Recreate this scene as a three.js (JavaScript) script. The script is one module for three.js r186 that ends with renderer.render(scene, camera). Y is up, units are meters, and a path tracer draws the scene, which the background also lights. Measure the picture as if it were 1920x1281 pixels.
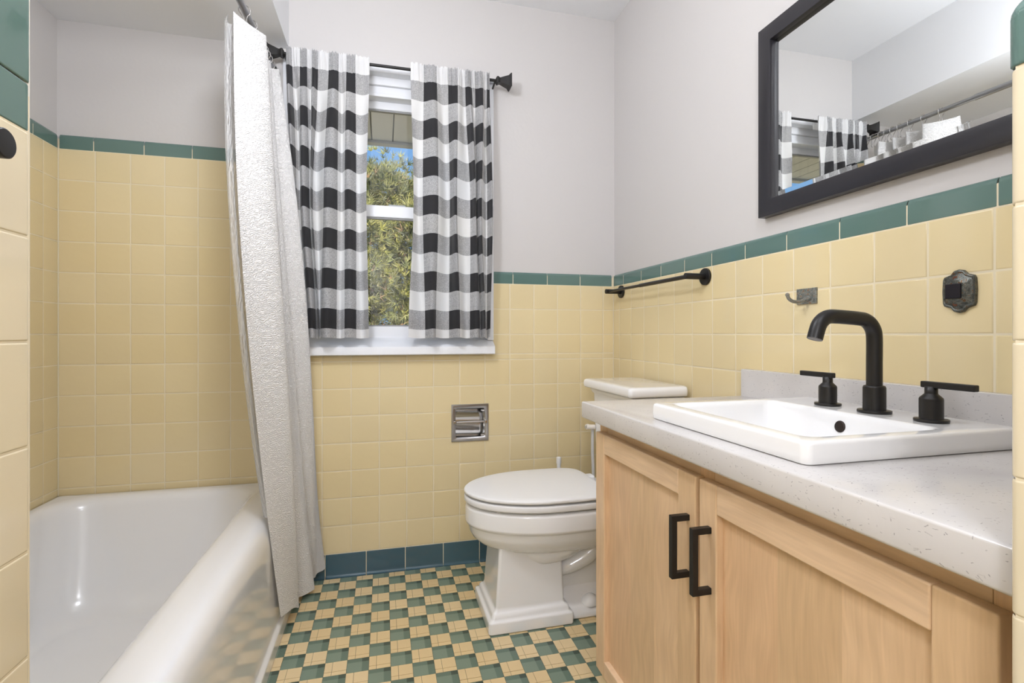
import * as THREE from 'three';
import { RoundedBoxGeometry } from 'three/addons/geometries/RoundedBoxGeometry.js';
import { mergeGeometries, mergeVertices, toCreasedNormals } from 'three/addons/utils/BufferGeometryUtils.js';
import { RectAreaLightUniformsLib } from 'three/addons/lights/RectAreaLightUniformsLib.js';

// x: along the window wall, 0 at the right-hand wall; z: 0 at the window wall, growing towards the viewer; y: up from the floor
const scene = new THREE.Scene();
const renderer = new THREE.WebGLRenderer({ antialias: true });
renderer.toneMapping = THREE.LinearToneMapping;
renderer.toneMappingExposure = 1.0;
renderer.shadowMap.enabled = true;
RectAreaLightUniformsLib.init();

// ---------------------------------------------------------------- camera
const FOCAL = 942;
const camera = new THREE.PerspectiveCamera(2 * Math.atan(640.5 / FOCAL) * 180 / Math.PI, 1920 / 1281, 0.02, 200);
camera.position.set(-1.0181, 0.97, 2.1158);
camera.rotation.set(0, -0.2492, 0);
camera.setViewOffset(1920, 1281, 0, 13.5, 1920, 1281);
camera.updateProjectionMatrix();

// ---------------------------------------------------------------- sky and sun
{
  const W = 64, H = 64, d = new Float32Array(W * H * 4);
  for (let y = 0; y < H; y++) {
    const e = Math.max(0, (y + 0.5) / H * 2 - 1);            // 0 at the horizon, 1 overhead
    const k = 1 - Math.pow(1 - e, 2.2);
    const c = [0.30 + (0.09 - 0.30) * k, 0.54 + (0.30 - 0.54) * k, 0.86 + (0.76 - 0.86) * k];
    for (let x = 0; x < W; x++) d.set([c[0], c[1], c[2], 1], (y * W + x) * 4);
  }
  const t = new THREE.DataTexture(d, W, H, THREE.RGBAFormat, THREE.FloatType);
  t.mapping = THREE.EquirectangularReflectionMapping; t.magFilter = THREE.LinearFilter; t.needsUpdate = true;
  scene.background = t; scene.backgroundIntensity = 1.0;
}
const sun = new THREE.DirectionalLight(0xfff2dc, 14);
sun.position.set(-3.2, 7.4, 4.6); sun.target.position.set(-1, 0, -4.5);
sun.shadow.camera.left = -8; sun.shadow.camera.right = 8; sun.shadow.camera.top = 8; sun.shadow.camera.bottom = -8; sun.shadow.mapSize.set(2048, 2048);
scene.add(sun, sun.target);
const FILL_ROOM = 1.75, FILL_WING = 0.95, FILL_ENTRY = 1.8, FILL_COLOR = 0xf2f6ff;   // three added fill globes out of view, built further down

// ---------------------------------------------------------------- helpers
let seed = 12345;
const rnd = () => { seed = (seed * 1664525 + 1013904223) >>> 0; return seed / 4294967296; };
const used = {};
function numbered(n) { used[n] = (used[n] ?? -1) + 1; return used[n] ? n + '_' + String(used[n]).padStart(3, '0') : n; }
const V = (x, y, z) => new THREE.Vector3(x, y, z);
const lerp = (a, b, t) => a + (b - a) * t;
const smooth = (t) => t * t * (3 - 2 * t);
function std(o) { return new THREE.MeshPhysicalMaterial(o); }
const srgb = (r, g, b) => new THREE.Color().setRGB(r / 255, g / 255, b / 255, THREE.SRGBColorSpace);
function part(name, geo, m, parent, label) {
  const o = new THREE.Mesh(geo, m); o.name = name; parent.add(o);
  if (label) o.userData.label = label;
  return o;
}
function tag(o, label, category, group) { o.userData.label = label; o.userData.category = category; if (group) o.userData.group = group; return o; }
function thing(name, label, category, pos = [0, 0, 0], group) { const o = new THREE.Group(); o.name = numbered(name); o.position.set(...pos); scene.add(o); return tag(o, label, category, group); }
function solo(name, geo, m, label, category, group) { const o = new THREE.Mesh(geo, m); o.name = numbered(name); scene.add(o); return tag(o, label, category, group); }
function structure(name, geo, m, label) { const o = new THREE.Mesh(geo, m); o.name = name; o.userData.kind = 'structure'; if (label) o.userData.label = label; scene.add(o); return o; }
function box(x0, x1, y0, y1, z0, z1) { const g = new THREE.BoxGeometry(x1 - x0, y1 - y0, z1 - z0); g.translate((x0 + x1) / 2, (y0 + y1) / 2, (z0 + z1) / 2); return g; }
function rbox(x0, x1, y0, y1, z0, z1, r = 0.003, seg = 2) { const g = new RoundedBoxGeometry(x1 - x0, y1 - y0, z1 - z0, seg, r); g.translate((x0 + x1) / 2, (y0 + y1) / 2, (z0 + z1) / 2); return g; }
function merge(list) {
  return mergeGeometries(list.map((g) => { let h = g.index ? g.toNonIndexed() : g; for (const k of Object.keys(h.attributes)) if (!['position', 'normal', 'uv'].includes(k)) h.deleteAttribute(k);
    if (!h.attributes.uv) h.setAttribute('uv', new THREE.BufferAttribute(new Float32Array(h.attributes.position.count * 2), 2)); return h; }));
}
function lathe(pts, seg = 32) { return new THREE.LatheGeometry(pts.map(([r, y]) => new THREE.Vector2(r, y)), seg); }
function cyl(r, a, b, seg = 20, r2 = r) {                       // from point a to point b
  const A = V(...a), B = V(...b), d = B.clone().sub(A), g = new THREE.CylinderGeometry(r2, r, d.length(), seg);
  g.applyQuaternion(new THREE.Quaternion().setFromUnitVectors(V(0, 1, 0), d.clone().normalize())); g.translate((A.x + B.x) / 2, (A.y + B.y) / 2, (A.z + B.z) / 2); return g;
}
function tube(pts, r, seg = 48, rad = 12, closed = false) { return new THREE.TubeGeometry(new THREE.CatmullRomCurve3(pts.map((p) => V(...p)), closed, 'centripetal'), seg, r, rad, closed); }
function toAxis(g, dir) { g.applyQuaternion(new THREE.Quaternion().setFromUnitVectors(V(0, 1, 0), V(...dir).normalize())); return g; }
// a surface through rings of points (each ring the same number of points)
function loft(rings, { closed = true, capStart = false, capEnd = false } = {}) {
  const n = rings[0].length, pos = [], idx = [], uv = [];
  rings.forEach((r, i) => r.forEach((p, j) => { pos.push(...p); uv.push(j / n, i / rings.length); }));
  for (let i = 0; i + 1 < rings.length; i++) for (let j = 0; j < (closed ? n : n - 1); j++) {
    const a = i * n + j, b = i * n + (j + 1) % n, c = a + n, d = b + n; idx.push(a, b, d, a, d, c);
  }
  const cap = (i, flip) => { const r = rings[i], c = r.reduce((s, p) => [s[0] + p[0] / n, s[1] + p[1] / n, s[2] + p[2] / n], [0, 0, 0]); const k = pos.length / 3; pos.push(...c); uv.push(0.5, 0.5);
    for (let j = 0; j < n; j++) { const a = i * n + j, b = i * n + (j + 1) % n; flip ? idx.push(b, a, k) : idx.push(a, b, k); } };
  if (capStart) cap(0, true); if (capEnd) cap(rings.length - 1, false);
  const g = new THREE.BufferGeometry(); g.setAttribute('position', new THREE.Float32BufferAttribute(pos, 3)); g.setAttribute('uv', new THREE.Float32BufferAttribute(uv, 2)); g.setIndex(idx); g.computeVertexNormals();
  return g;
}
// a rounded rectangle in the x-z plane at height y
function roundRect(x0, x1, z0, z1, r, y, q = 8) {
  r = Math.min(r, (x1 - x0) / 2 - 1e-4, (z1 - z0) / 2 - 1e-4); const out = [];
  for (const [cx, cz, a] of [[x1 - r, z1 - r, 0], [x0 + r, z1 - r, 1], [x0 + r, z0 + r, 2], [x1 - r, z0 + r, 3]])
    for (let k = 0; k <= q; k++) { const t = (a + k / q) * Math.PI / 2; out.push([cx + r * Math.cos(t), y, cz + r * Math.sin(t)]); }
  return out.reverse();
}
// value noise that wraps
function noise2(W, H, seedN) {
  let s = seedN >>> 0; const r = () => { s = (s * 1664525 + 1013904223) >>> 0; return s / 4294967296; };
  const a = new Float32Array(W * H); for (let i = 0; i < a.length; i++) a[i] = r();
  return (x, y) => { x = ((x % W) + W) % W; y = ((y % H) + H) % H; const xi = Math.floor(x), yi = Math.floor(y), fx = smooth(x - xi), fy = smooth(y - yi), x1 = (xi + 1) % W, y1 = (yi + 1) % H;
    return lerp(lerp(a[yi * W + xi], a[yi * W + x1], fx), lerp(a[y1 * W + xi], a[y1 * W + x1], fx), fy); };
}
function texture(W, H, f, color = true) {
  const d = new Uint8Array(W * H * 4);
  for (let y = 0; y < H; y++) for (let x = 0; x < W; x++) { const c = f(x / W, y / H, x, y), i = (y * W + x) * 4; if (color) { d[i] = Math.max(0, Math.min(255, c[0])); d[i + 1] = Math.max(0, Math.min(255, c[1])); d[i + 2] = Math.max(0, Math.min(255, c[2])); } else d[i] = d[i + 1] = d[i + 2] = Math.max(0, Math.min(255, c * 255)); d[i + 3] = 255; }
  const t = new THREE.DataTexture(d, W, H); t.wrapS = t.wrapT = THREE.RepeatWrapping; t.magFilter = THREE.LinearFilter; t.minFilter = THREE.LinearMipmapLinearFilter; t.generateMipmaps = true;
  if (color) t.colorSpace = THREE.SRGBColorSpace; t.needsUpdate = true; return t;
}
// uv in metres taken from two world axes by the way each face points
function metreUV(g, scale = 1) {
  if (g.index) g = g.toNonIndexed(); const p = g.attributes.position, n = g.attributes.normal, uv = new Float32Array(p.count * 2);
  for (let i = 0; i < p.count; i++) { const ax = Math.abs(n.getX(i)), ay = Math.abs(n.getY(i)), az = Math.abs(n.getZ(i)); const x = p.getX(i), y = p.getY(i), z = p.getZ(i);
    const [u, v] = ax >= ay && ax >= az ? [z, y] : az >= ay ? [x, y] : [x, z]; uv[i * 2] = u * scale; uv[i * 2 + 1] = v * scale; }
  g.setAttribute('uv', new THREE.BufferAttribute(uv, 2)); return g;
}

// ---------------------------------------------------------------- materials
const waveN = noise2(16, 16, 5), waveM = noise2(48, 48, 6);
const waveTex = texture(256, 256, (u, v) => 0.5 + 0.42 * (waveN(u * 16, v * 16) - 0.5) + 0.10 * (waveM(u * 48, v * 48) - 0.5), false);
const orangeN = noise2(128, 128, 9);
const peelTex = texture(256, 256, (u, v) => orangeN(u * 128, v * 128), false);
const M = {};
M.paint = std({ color: srgb(207, 203, 200), roughness: 0.75, bumpMap: peelTex, bumpScale: 0.0002 });
M.ceiling = std({ color: srgb(236, 236, 237), roughness: 0.85 });
M.grout = std({ color: srgb(230, 217, 188), roughness: 0.9 });
M.groutGreen = std({ color: srgb(205, 205, 190), roughness: 0.9 });
function glaze(c) { return std({ color: c, roughness: 0.07, bumpMap: waveTex, bumpScale: 0.00028, specularIntensity: 0.9 }); }
M.yellow = [[229, 211, 166], [228, 209, 163], [230, 212, 168], [227, 209, 165]].map((c) => glaze(srgb(...c)));
M.green = [[98, 124, 116], [94, 121, 114], [102, 127, 119]].map((c) => glaze(srgb(...c)));
M.greenBase = [[72, 98, 108], [66, 94, 106], [76, 104, 114]].map((c) => glaze(srgb(...c)));
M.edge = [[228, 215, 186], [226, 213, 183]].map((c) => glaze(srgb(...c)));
M.tubWhite = std({ color: srgb(237, 236, 235), roughness: 0.14, clearcoat: 0.4, clearcoatRoughness: 0.05 });
M.china = std({ color: srgb(242, 241, 240), roughness: 0.10, clearcoat: 0.5, clearcoatRoughness: 0.04 });
M.plastic = std({ color: srgb(238, 237, 236), roughness: 0.28 });
M.vinyl = std({ color: srgb(236, 237, 240), roughness: 0.38 });
M.black = std({ color: srgb(34, 32, 31), roughness: 0.38, metalness: 0.25 });
M.blackFrame = std({ color: srgb(40, 38, 42), roughness: 0.32 });
M.chrome = std({ color: srgb(206, 204, 202), roughness: 0.13, metalness: 1 });
M.steel = std({ color: srgb(168, 168, 170), roughness: 0.28, metalness: 1 });
M.mirror = std({ color: srgb(240, 242, 241), roughness: 0.0, metalness: 1 });
M.dark = std({ color: srgb(20, 20, 20), roughness: 0.6 });
M.bronze = std({ color: srgb(58, 50, 46), roughness: 0.35, metalness: 0.7 });
const spotN = noise2(24, 24, 31), spotM = noise2(90, 90, 32);
const agedTex = texture(256, 256, (u, v) => { const a = spotN(u * 24, v * 24), b = spotM(u * 90, v * 90), k = a * 0.6 + b * 0.5; const rust = k > 0.78 ? 1 : 0;
  const g = 142 + 110 * (k - 0.5); return rust ? [150, 104, 66] : [g * 0.98, g, g * 0.96]; });
M.aged = std({ map: agedTex, roughness: 0.42, metalness: 0.65, bumpMap: peelTex, bumpScale: 0.0004 });
M.agedDark = std({ map: agedTex, color: srgb(178, 178, 176), roughness: 0.36, metalness: 0.75, bumpMap: peelTex, bumpScale: 0.0004 });
M.glass = std({ color: 0xffffff, roughness: 0.0, transmission: 1, thickness: 0, ior: 1.5 });

// wood: honey maple with the grain running along v
const gA = noise2(64, 8, 41), gB = noise2(220, 12, 42), gC = noise2(10, 6, 43);
const woodTex = texture(512, 512, (u, v) => { const warp = gC(u * 10, v * 6) * 0.06; const s = gA((u + warp) * 64, v * 8), f = gB((u + warp * 0.4) * 220, v * 12); const k = (s - 0.5) * 11 + (f - 0.5) * 9 + (gC(u * 10 + 3, v * 6) - 0.5) * 12;
  return [226 + k, 194 + k * 1.0, 156 + k * 0.95]; });
const woodTexH = texture(512, 512, (v, u) => { const warp = gC(u * 10, v * 6) * 0.06; const s = gA((u + warp) * 64, v * 8), f = gB((u + warp * 0.4) * 220, v * 12); const k = (s - 0.5) * 11 + (f - 0.5) * 9 + (gC(u * 10 + 3, v * 6) - 0.5) * 12;
  return [229 + k, 199 + k * 1.0, 163 + k * 0.95]; });
function wood(tex, tint) { return std({ map: tex, color: tint, roughness: 0.34, clearcoat: 0.15, clearcoatRoughness: 0.3 }); }
M.woodV = [wood(woodTex, srgb(255, 253, 250)), wood(woodTex, srgb(251, 244, 238)), wood(woodTex, srgb(246, 243, 236))];
M.woodH = wood(woodTexH, srgb(255, 253, 252));
M.woodDark = wood(woodTexH, srgb(226, 205, 186));

// quartz with little dashes of grey
const qN = noise2(10, 10, 51), qs = [];
for (let i = 0; i < 1500; i++) qs.push([rnd(), rnd(), rnd() * Math.PI, 0.003 + rnd() * rnd() * 0.016, rnd()]);
const quartzTex = (() => {
  const W = 1024, d = new Float32Array(W * W);
  for (const [x, y, a, l, k] of qs) { const n = Math.ceil(l * W * 2); for (let i = 0; i < n; i++) { const t = (i / n - 0.5) * l, px = Math.floor((x + Math.cos(a) * t + 1) * W) % W, py = Math.floor((y + Math.sin(a) * t * 0.6 + 1) * W) % W; for (const o of [0, 1]) { const q = py * W + (px + o) % W; d[q] = Math.max(d[q], 0.3 + 0.7 * k); } } }
  return texture(W, W, (u, v, x, y) => { const b = (qN(u * 10, v * 10) - 0.5) * 8, s = d[y * W + x] * 58; return [210 + b - s, 206 + b - s, 203 + b - s * 0.95]; });
})();
quartzTex.repeat.set(2.2, 2.2);
M.quartz = std({ map: quartzTex, roughness: 0.2 });

// ---------------------------------------------------------------- the room
const P = 0.1095, EYE = 0.97, CEIL = 2.409, TUBCEIL = 2.087;
const XL = -2.1345, XW = -1.378, XP = -0.53, ZW = 1.476, ZP = 1.82, ZF = 3.0;   // left wall; tub-side wing wall; vanity-side wing wall; their ends; wall behind the viewer
const rowY = (j) => EYE + j * P;
const WIN = { x0: -1.385, x1: -0.577, y0: 0.905, y1: 2.046 };
const HOLD = { x0: -0.737, x1: -0.591, y0: 0.523, y1: 0.667 };                  // recess of the paper holder

function shapeRect(x0, x1, y0, y1) { const s = new THREE.Shape(); s.moveTo(x0, y0); s.lineTo(x1, y0); s.lineTo(x1, y1); s.lineTo(x0, y1); s.closePath(); return s; }
function holeRect(x0, x1, y0, y1) { const s = new THREE.Path(); s.moveTo(x0, y0); s.lineTo(x0, y1); s.lineTo(x1, y1); s.lineTo(x1, y0); s.closePath(); return s; }
function slab(shape, z0, z1) { const g = new THREE.ExtrudeGeometry(shape, { depth: z1 - z0, bevelEnabled: false }); g.translate(0, 0, z0); return g; }

// window wall
let sh = shapeRect(XL - 0.15, 0.15, -0.05, CEIL + 0.1);
sh.holes.push(holeRect(WIN.x0, WIN.x1, WIN.y0, WIN.y1), holeRect(HOLD.x0, HOLD.x1, HOLD.y0, HOLD.y1));
const wallBack = structure('wall_back', slab(sh, -0.16, -0.008), M.paint, 'white painted wall with the window, tiled in yellow below');
const wallRight = structure('wall_right', box(0.008, 0.15, -0.05, CEIL + 0.1, -0.008, ZF), M.paint, 'white painted wall above the vanity, tiled in yellow below');
const wallLeft = structure('wall_left', box(XL - 0.15, XL - 0.008, -0.05, CEIL + 0.1, -0.008, ZF), M.paint, 'long tiled wall beside the bathtub');
const wallWingLeft = structure('wall_entry_left', box(XL - 0.008, XW - 0.008, -0.05, CEIL, ZW + 0.006, ZF), M.paint, 'tiled end of the wall closing the tub alcove');
const wallWingRight = structure('wall_entry_right', box(XP + 0.008, 0.008, -0.05, CEIL, ZP + 0.008, ZF), M.paint, 'tiled wing wall at the end of the vanity');
structure('wall_front', box(XL - 0.15, 0.15, -0.05, CEIL + 0.1, ZF, ZF + 0.12), M.paint, 'plain wall behind the viewer');
structure('ceiling', box(XL - 0.15, 0.15, CEIL, CEIL + 0.12, -0.16, ZF + 0.12), M.ceiling, 'white ceiling');
structure('ceiling_soffit', box(XL - 0.008, -1.38, TUBCEIL, CEIL, -0.008, ZW + 0.006), M.ceiling, 'lowered ceiling over the bathtub');

// grout beds behind the tiles
{
  const s1 = shapeRect(XL, 0.001, 0, rowY(2) + 0.002); s1.holes.push(holeRect(HOLD.x0, HOLD.x1, HOLD.y0, HOLD.y1));
  const pts = [[XL, 0], [0.002, 0], [0.002, rowY(2) + 0.04], [WIN.x1 + 0.005, rowY(2) + 0.04], [WIN.x1 + 0.005, WIN.y0], [WIN.x0 - 0.005, WIN.y0], [WIN.x0 - 0.005, rowY(2)], [-1.43, rowY(2)], [-1.43, rowY(6) + 0.035], [XL, rowY(6) + 0.035]];
  const s2 = new THREE.Shape(pts.map(([x, y]) => new THREE.Vector2(x, y))); s2.holes.push(holeRect(HOLD.x0, HOLD.x1, HOLD.y0, HOLD.y1));
  part('grout_bed', slab(s2, -0.0085, -0.0008), M.grout, wallBack);
}
part('grout_bed', box(0.0008, 0.0085, 0, rowY(2) + 0.04, 0, ZP + 0.008), M.grout, wallRight);
part('grout_bed', box(XL - 0.0085, XL - 0.0008, 0, rowY(6) + 0.035, 0, ZW + 0.006), M.grout, wallLeft);
part('grout_bed', box(XW - 0.0085, XW - 0.0008, 0, rowY(2) + 0.03, ZW + 0.004, ZF), M.grout, wallWingLeft);
part('caulk_strip', rbox(XW - 0.012, XW - 0.0018, 0, CEIL, ZW + 0.0002, ZW + 0.0085, 0.002), std({ color: srgb(232, 226, 214), roughness: 0.5 }), wallWingLeft);
part('grout_bed', box(XP + 0.0008, XP + 0.0085, 0, rowY(2) + 0.03, ZP + 0.006, ZF), M.grout, wallWingRight);

part('caulk_bead', cyl(0.0022, [XL + 0.0008, 0.40, 0.0008], [XL + 0.0008, rowY(6), 0.0008], 8), std({ color: srgb(226, 214, 186), roughness: 0.7 }), wallLeft);
part('caulk_bead', cyl(0.0022, [-0.0008, 0.09, 0.0008], [-0.0008, rowY(2) + 0.05, 0.0008], 8), std({ color: srgb(226, 214, 186), roughness: 0.7 }), wallRight);
// one glazed tile: a plate with softly rounded edges, facing +z, centred
const tileCache = {};
function tileGeo(w, h) {
  const key = w.toFixed(4) + '_' + h.toFixed(4); if (tileCache[key]) return tileCache[key];
  const b = Math.min(0.0028, w * 0.2, h * 0.2), pos = [], nor = [], uv = [], idx = [];
  const ring = (i, z, nxy, nz) => { for (const [sx, sy] of [[-1, -1], [1, -1], [1, 1], [-1, 1]]) { const x = sx * (w / 2 - i), y = sy * (h / 2 - i); pos.push(x, y, z); const l = Math.hypot(nxy, nxy, nz); nor.push(sx * nxy / l, sy * nxy / l, nz / l); uv.push(x * 4 + 0.5, y * 4 + 0.5); } };
  ring(0, -0.007, 1, 0); ring(0, -b * 0.55, 0.8, 0.5); ring(b * 0.45, -b * 0.13, 0.35, 1); ring(b * 1.3, 0, 0.02, 1);
  for (let r = 0; r < 3; r++) for (let k = 0; k < 4; k++) { const a = r * 4 + k, c = r * 4 + (k + 1) % 4; idx.push(a, c, c + 4, a, c + 4, a + 4); }
  idx.push(12, 13, 14, 12, 14, 15);
  const g = new THREE.BufferGeometry(); g.setAttribute('position', new THREE.Float32BufferAttribute(pos, 3)); g.setAttribute('normal', new THREE.Float32BufferAttribute(nor, 3)); g.setAttribute('uv', new THREE.Float32BufferAttribute(uv, 2)); g.setIndex(idx);
  return (tileCache[key] = g);
}
// a wall plane: turns (u, v) on the wall into a place and a turn
const PLANES = {
  back: { turn: 0, at: (u, v) => [u, v, 0] },
  right: { turn: -Math.PI / 2, at: (u, v) => [0, v, u] },
  left: { turn: Math.PI / 2, at: (u, v) => [XL, v, u] },
  wingLeft: { turn: Math.PI / 2, at: (u, v) => [XW, v, u] },
  wingRight: { turn: -Math.PI / 2, at: (u, v) => [XP, v, u] },
};
const GAP = 0.0011;
function putTile(parent, plane, u0, u1, v0, v1, name = 'wall_tile', mats = M.yellow) {
  if (u1 - u0 < 0.006 || v1 - v0 < 0.005) return;
  const o = part(name, tileGeo(+(u1 - u0 - 2 * GAP).toFixed(4), +(v1 - v0 - 2 * GAP).toFixed(4)), mats[Math.floor(rnd() * mats.length)], parent);
  o.position.set(...plane.at((u0 + u1) / 2, (v0 + v1) / 2)); o.rotation.order = 'YXZ'; o.rotation.set((rnd() - 0.5) * 0.006, plane.turn + (rnd() - 0.5) * 0.006, 0);
}
function range(a, b, step) { const out = []; for (let x = a; x <= b + 1e-6; x += step) out.push(x); return out; }
function cut(lines, lo, hi) { return [lo, ...lines.filter((l) => l > lo + 0.004 && l < hi - 0.004), hi]; }
function field(parent, plane, us, vs, skip) {
  for (let i = 0; i + 1 < us.length; i++) for (let j = 0; j + 1 < vs.length; j++) { if (skip && skip(us[i], us[i + 1], vs[j], vs[j + 1])) continue; putTile(parent, plane, us[i], us[i + 1], vs[j], vs[j + 1]); }
}
const colX = range(-0.4897 - 20 * P, 0, P), rowsAll = range(rowY(-8), rowY(7), P);
// window wall: the part outside the tub
const XT = -0.4897 - 9 * P;                                     // where the high tub tiling ends
const SILLB = 0.885, TILE_R = -0.5695;
const rHold = HOLD;
const skipHold = (a, b, c, d) => b > rHold.x0 && a < rHold.x1 && d > rHold.y0 && c < rHold.y1;
field(wallBack, PLANES.back, cut(colX, XT, 0), cut(rowsAll, rowY(-8), SILLB), skipHold);
field(wallBack, PLANES.back, cut(colX, TILE_R, 0), cut(rowsAll, SILLB, rowY(2)).map((v) => (v === SILLB ? rowY(-1) : v)).slice(1), null);
field(wallBack, PLANES.back, cut(colX, TILE_R, 0), [SILLB, rowY(0)]);
// tiles cut round the paper holder
{
  const cx = colX.filter((x) => x > -0.83 && x < -0.48), ry = rowsAll.filter((y) => y > 0.41 && y < 0.76), e = GAP;
  for (let i = 0; i + 1 < cx.length; i++) for (let j = 0; j + 1 < ry.length; j++) {
    const [a, b, c, d] = [cx[i], cx[i + 1], ry[j], ry[j + 1]]; if (!skipHold(a, b, c, d)) continue;
    const inX = a >= rHold.x0 && b <= rHold.x1, inY = c >= rHold.y0 && d <= rHold.y1;
    if (inX && inY) continue;
    if (inX) { if (c < rHold.y0) putTile(wallBack, PLANES.back, a, b, c, rHold.y0); else putTile(wallBack, PLANES.back, a, b, rHold.y1, d); continue; }
    if (inY) { if (a < rHold.x0) putTile(wallBack, PLANES.back, a, rHold.x0, c, d); else putTile(wallBack, PLANES.back, rHold.x1, b, c, d); continue; }
    const nx = a < rHold.x0 ? rHold.x0 : rHold.x1, ny = c < rHold.y0 ? rHold.y0 : rHold.y1, left = a < rHold.x0, low = c < rHold.y0;
    const s = new THREE.Shape(), A = a + e, B = b - e, C = c + e, D = d - e; let q = [[A, C], [B, C], [B, D], [A, D]];
    const corner = left ? (low ? 2 : 1) : (low ? 3 : 0);
    const rep = { 0: [[A, ny], [nx, ny], [nx, C]], 1: [[nx, C], [nx, ny], [B, ny]], 2: [[B, ny], [nx, ny], [nx, D]], 3: [[nx, D], [nx, ny], [A, ny]] }[corner];
    q = [...q.slice(0, corner), ...rep, ...q.slice(corner + 1)];
    q.forEach(([x, y], k) => (k ? s.lineTo(x, y) : s.moveTo(x, y)));
    part('wall_tile', slab(s, -0.007, -0.0002), M.yellow[(i + j) % 4], wallBack);
  }
}
// the high tiling over the tub
field(wallBack, PLANES.back, cut(colX, XL, XT), cut(rowsAll, 0.395, rowY(6)));
const leftZ = range(0.079, ZW, P);
field(wallLeft, PLANES.left, cut(leftZ, 0, ZW), cut(rowsAll, 0.395, rowY(6)));
// the wall over the vanity; nothing is built where the cabinet stands against it
const rightZ = range(0.0587, ZP, P);
field(wallRight, PLANES.right, cut(rightZ, 0, ZP), cut(rowsAll, rowY(-8), rowY(2)), (a, b, c, d) => a > 0.95 && d < 0.76);

// trim: a profile (v, depth) swept along u, with slightly softened ends
const trimCache = {};
function trimGeo(L, prof, key) {
  key = key + L.toFixed(4); if (trimCache[key]) return trimCache[key];
  const rings = [[-L / 2, 0.0016], [-L / 2 + 0.0006, 0.0006], [-L / 2 + 0.002, 0], [L / 2 - 0.002, 0], [L / 2 - 0.0006, 0.0006], [L / 2, 0.0016]].map(([x, d]) => prof.map(([v, z]) => [x, v, z - (z > -0.006 ? d : 0)]));
  let g = loft(rings.map((r) => r.slice().reverse()), { closed: false, capStart: false, capEnd: false });
  const uv = g.attributes.uv, p = g.attributes.position; for (let i = 0; i < uv.count; i++) uv.setXY(i, p.getX(i) * 4 + 0.5, p.getY(i) * 4 + 0.2);
  return (trimCache[key] = g);
}
const arc = (cv, cz, rv, rz, a0, a1, n) => range(0, n, 1).map((k) => { const a = lerp(a0, a1, k / n); return [cv + rv * Math.cos(a), cz + rz * Math.sin(a)]; });
const H_TRIM = 0.052;
const CAP = [[0, -0.008], [0, -0.0016], [0.0008, -0.0004], [0.002, 0], [0.012, 0.0002], [H_TRIM - 0.016, 0], ...arc(H_TRIM - 0.012, -0.010, 0.012, 0.010, Math.PI / 2, 0, 6), [H_TRIM, -0.012]];
const H_BASE = rowY(-8);
const BASE = [[0, 0.012], [0.001, 0.0105], ...arc(0.012, 0.0115, 0.0115, 0.0115, Math.PI, Math.PI * 1.5, 5), [0.03, 0], [H_BASE - 0.004, 0], [H_BASE - 0.0018, -0.0006], [H_BASE - 0.0012, -0.008]];
function putTrim(parent, plane, us, v, prof, key, name, mats) {
  for (let i = 0; i + 1 < us.length; i++) { const L = us[i + 1] - us[i] - 0.0018; if (L < 0.006) continue;
    const o = part(name, trimGeo(L, prof, key), mats[Math.floor(rnd() * mats.length)], parent); o.position.set(...plane.at((us[i] + us[i + 1]) / 2, v)); o.rotation.y = plane.turn; }
}
putTrim(wallBack, PLANES.back, [TILE_R, -0.4751, -0.3184, -0.1633, -0.0075], rowY(2), CAP, 'cap', 'trim_tile', M.green);
putTrim(wallRight, PLANES.right, [0.001, 0.0962, 0.2547, 0.4056, 0.5609, 0.7113, 0.8655, 1.021, 1.1784, 1.3325, 1.4866, 1.641, 1.795, ZP], rowY(2), CAP, 'cap', 'trim_tile', M.green);
const tubTrim = [XL + 0.002, -2.028, -1.8704, -1.7139, -1.557, XT + 0.05];
putTrim(wallBack, PLANES.back, tubTrim, rowY(6), CAP, 'cap', 'trim_tile', M.green);
putTrim(wallLeft, PLANES.left, [0.002, 0.13, 0.285, 0.44, 0.595, 0.75, 0.905, 1.06, 1.215, 1.37, ZW], rowY(6), CAP, 'cap', 'trim_tile', M.green);
for (const [a, b] of [[rowY(2), rowY(2) + 0.15], [rowY(2) + 0.15, rowY(2) + 0.3], [rowY(2) + 0.3, rowY(6)]]) {
  const o = part('trim_tile', trimGeo(b - a - 0.0018, CAP, 'cap'), M.green[0], wallBack); o.position.set(XT, (a + b) / 2, 0); o.rotation.z = -Math.PI / 2;
}
putTrim(wallBack, PLANES.back, [-1.4, -1.245, -1.0883, -0.9337, -0.7775, -0.6232, -0.4677, -0.312, -0.157, -0.001], 0, BASE, 'base', 'base_tile', M.greenBase);
putTrim(wallRight, PLANES.right, [0.012, 0.12, 0.275, 0.43, 0.585, 0.74, 0.86], 0, BASE, 'base', 'base_tile', M.greenBase);

// rounded edge tiles on the ends of the two wing walls
function nosed(w, h, r = 0.0075) {                            // in x-y, facing +z; the +x edge is rounded
  const prof = [[-w / 2, -0.0075], [-w / 2, -0.001], [-w / 2 + 0.0012, 0], [w / 2 - r - 0.002, 0], ...arc(w / 2 - r, -r, r, r, Math.PI / 2, 0, 7), [w / 2, -r - 0.001]];
  const rings = [[-h / 2, 0.0014], [-h / 2 + 0.0006, 0.0005], [-h / 2 + 0.0022, 0], [h / 2 - 0.0022, 0], [h / 2 - 0.0006, 0.0005], [h / 2, 0.0014]].map(([y, d]) => prof.map(([x, z]) => [x, y, z - (z > -0.006 ? d : 0)]));
  const g = loft(rings, { closed: false }); const uv = g.attributes.uv, p = g.attributes.position; for (let i = 0; i < uv.count; i++) uv.setXY(i, p.getX(i) * 4 + 0.5, p.getY(i) * 4 + 0.4); return g;
}
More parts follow.
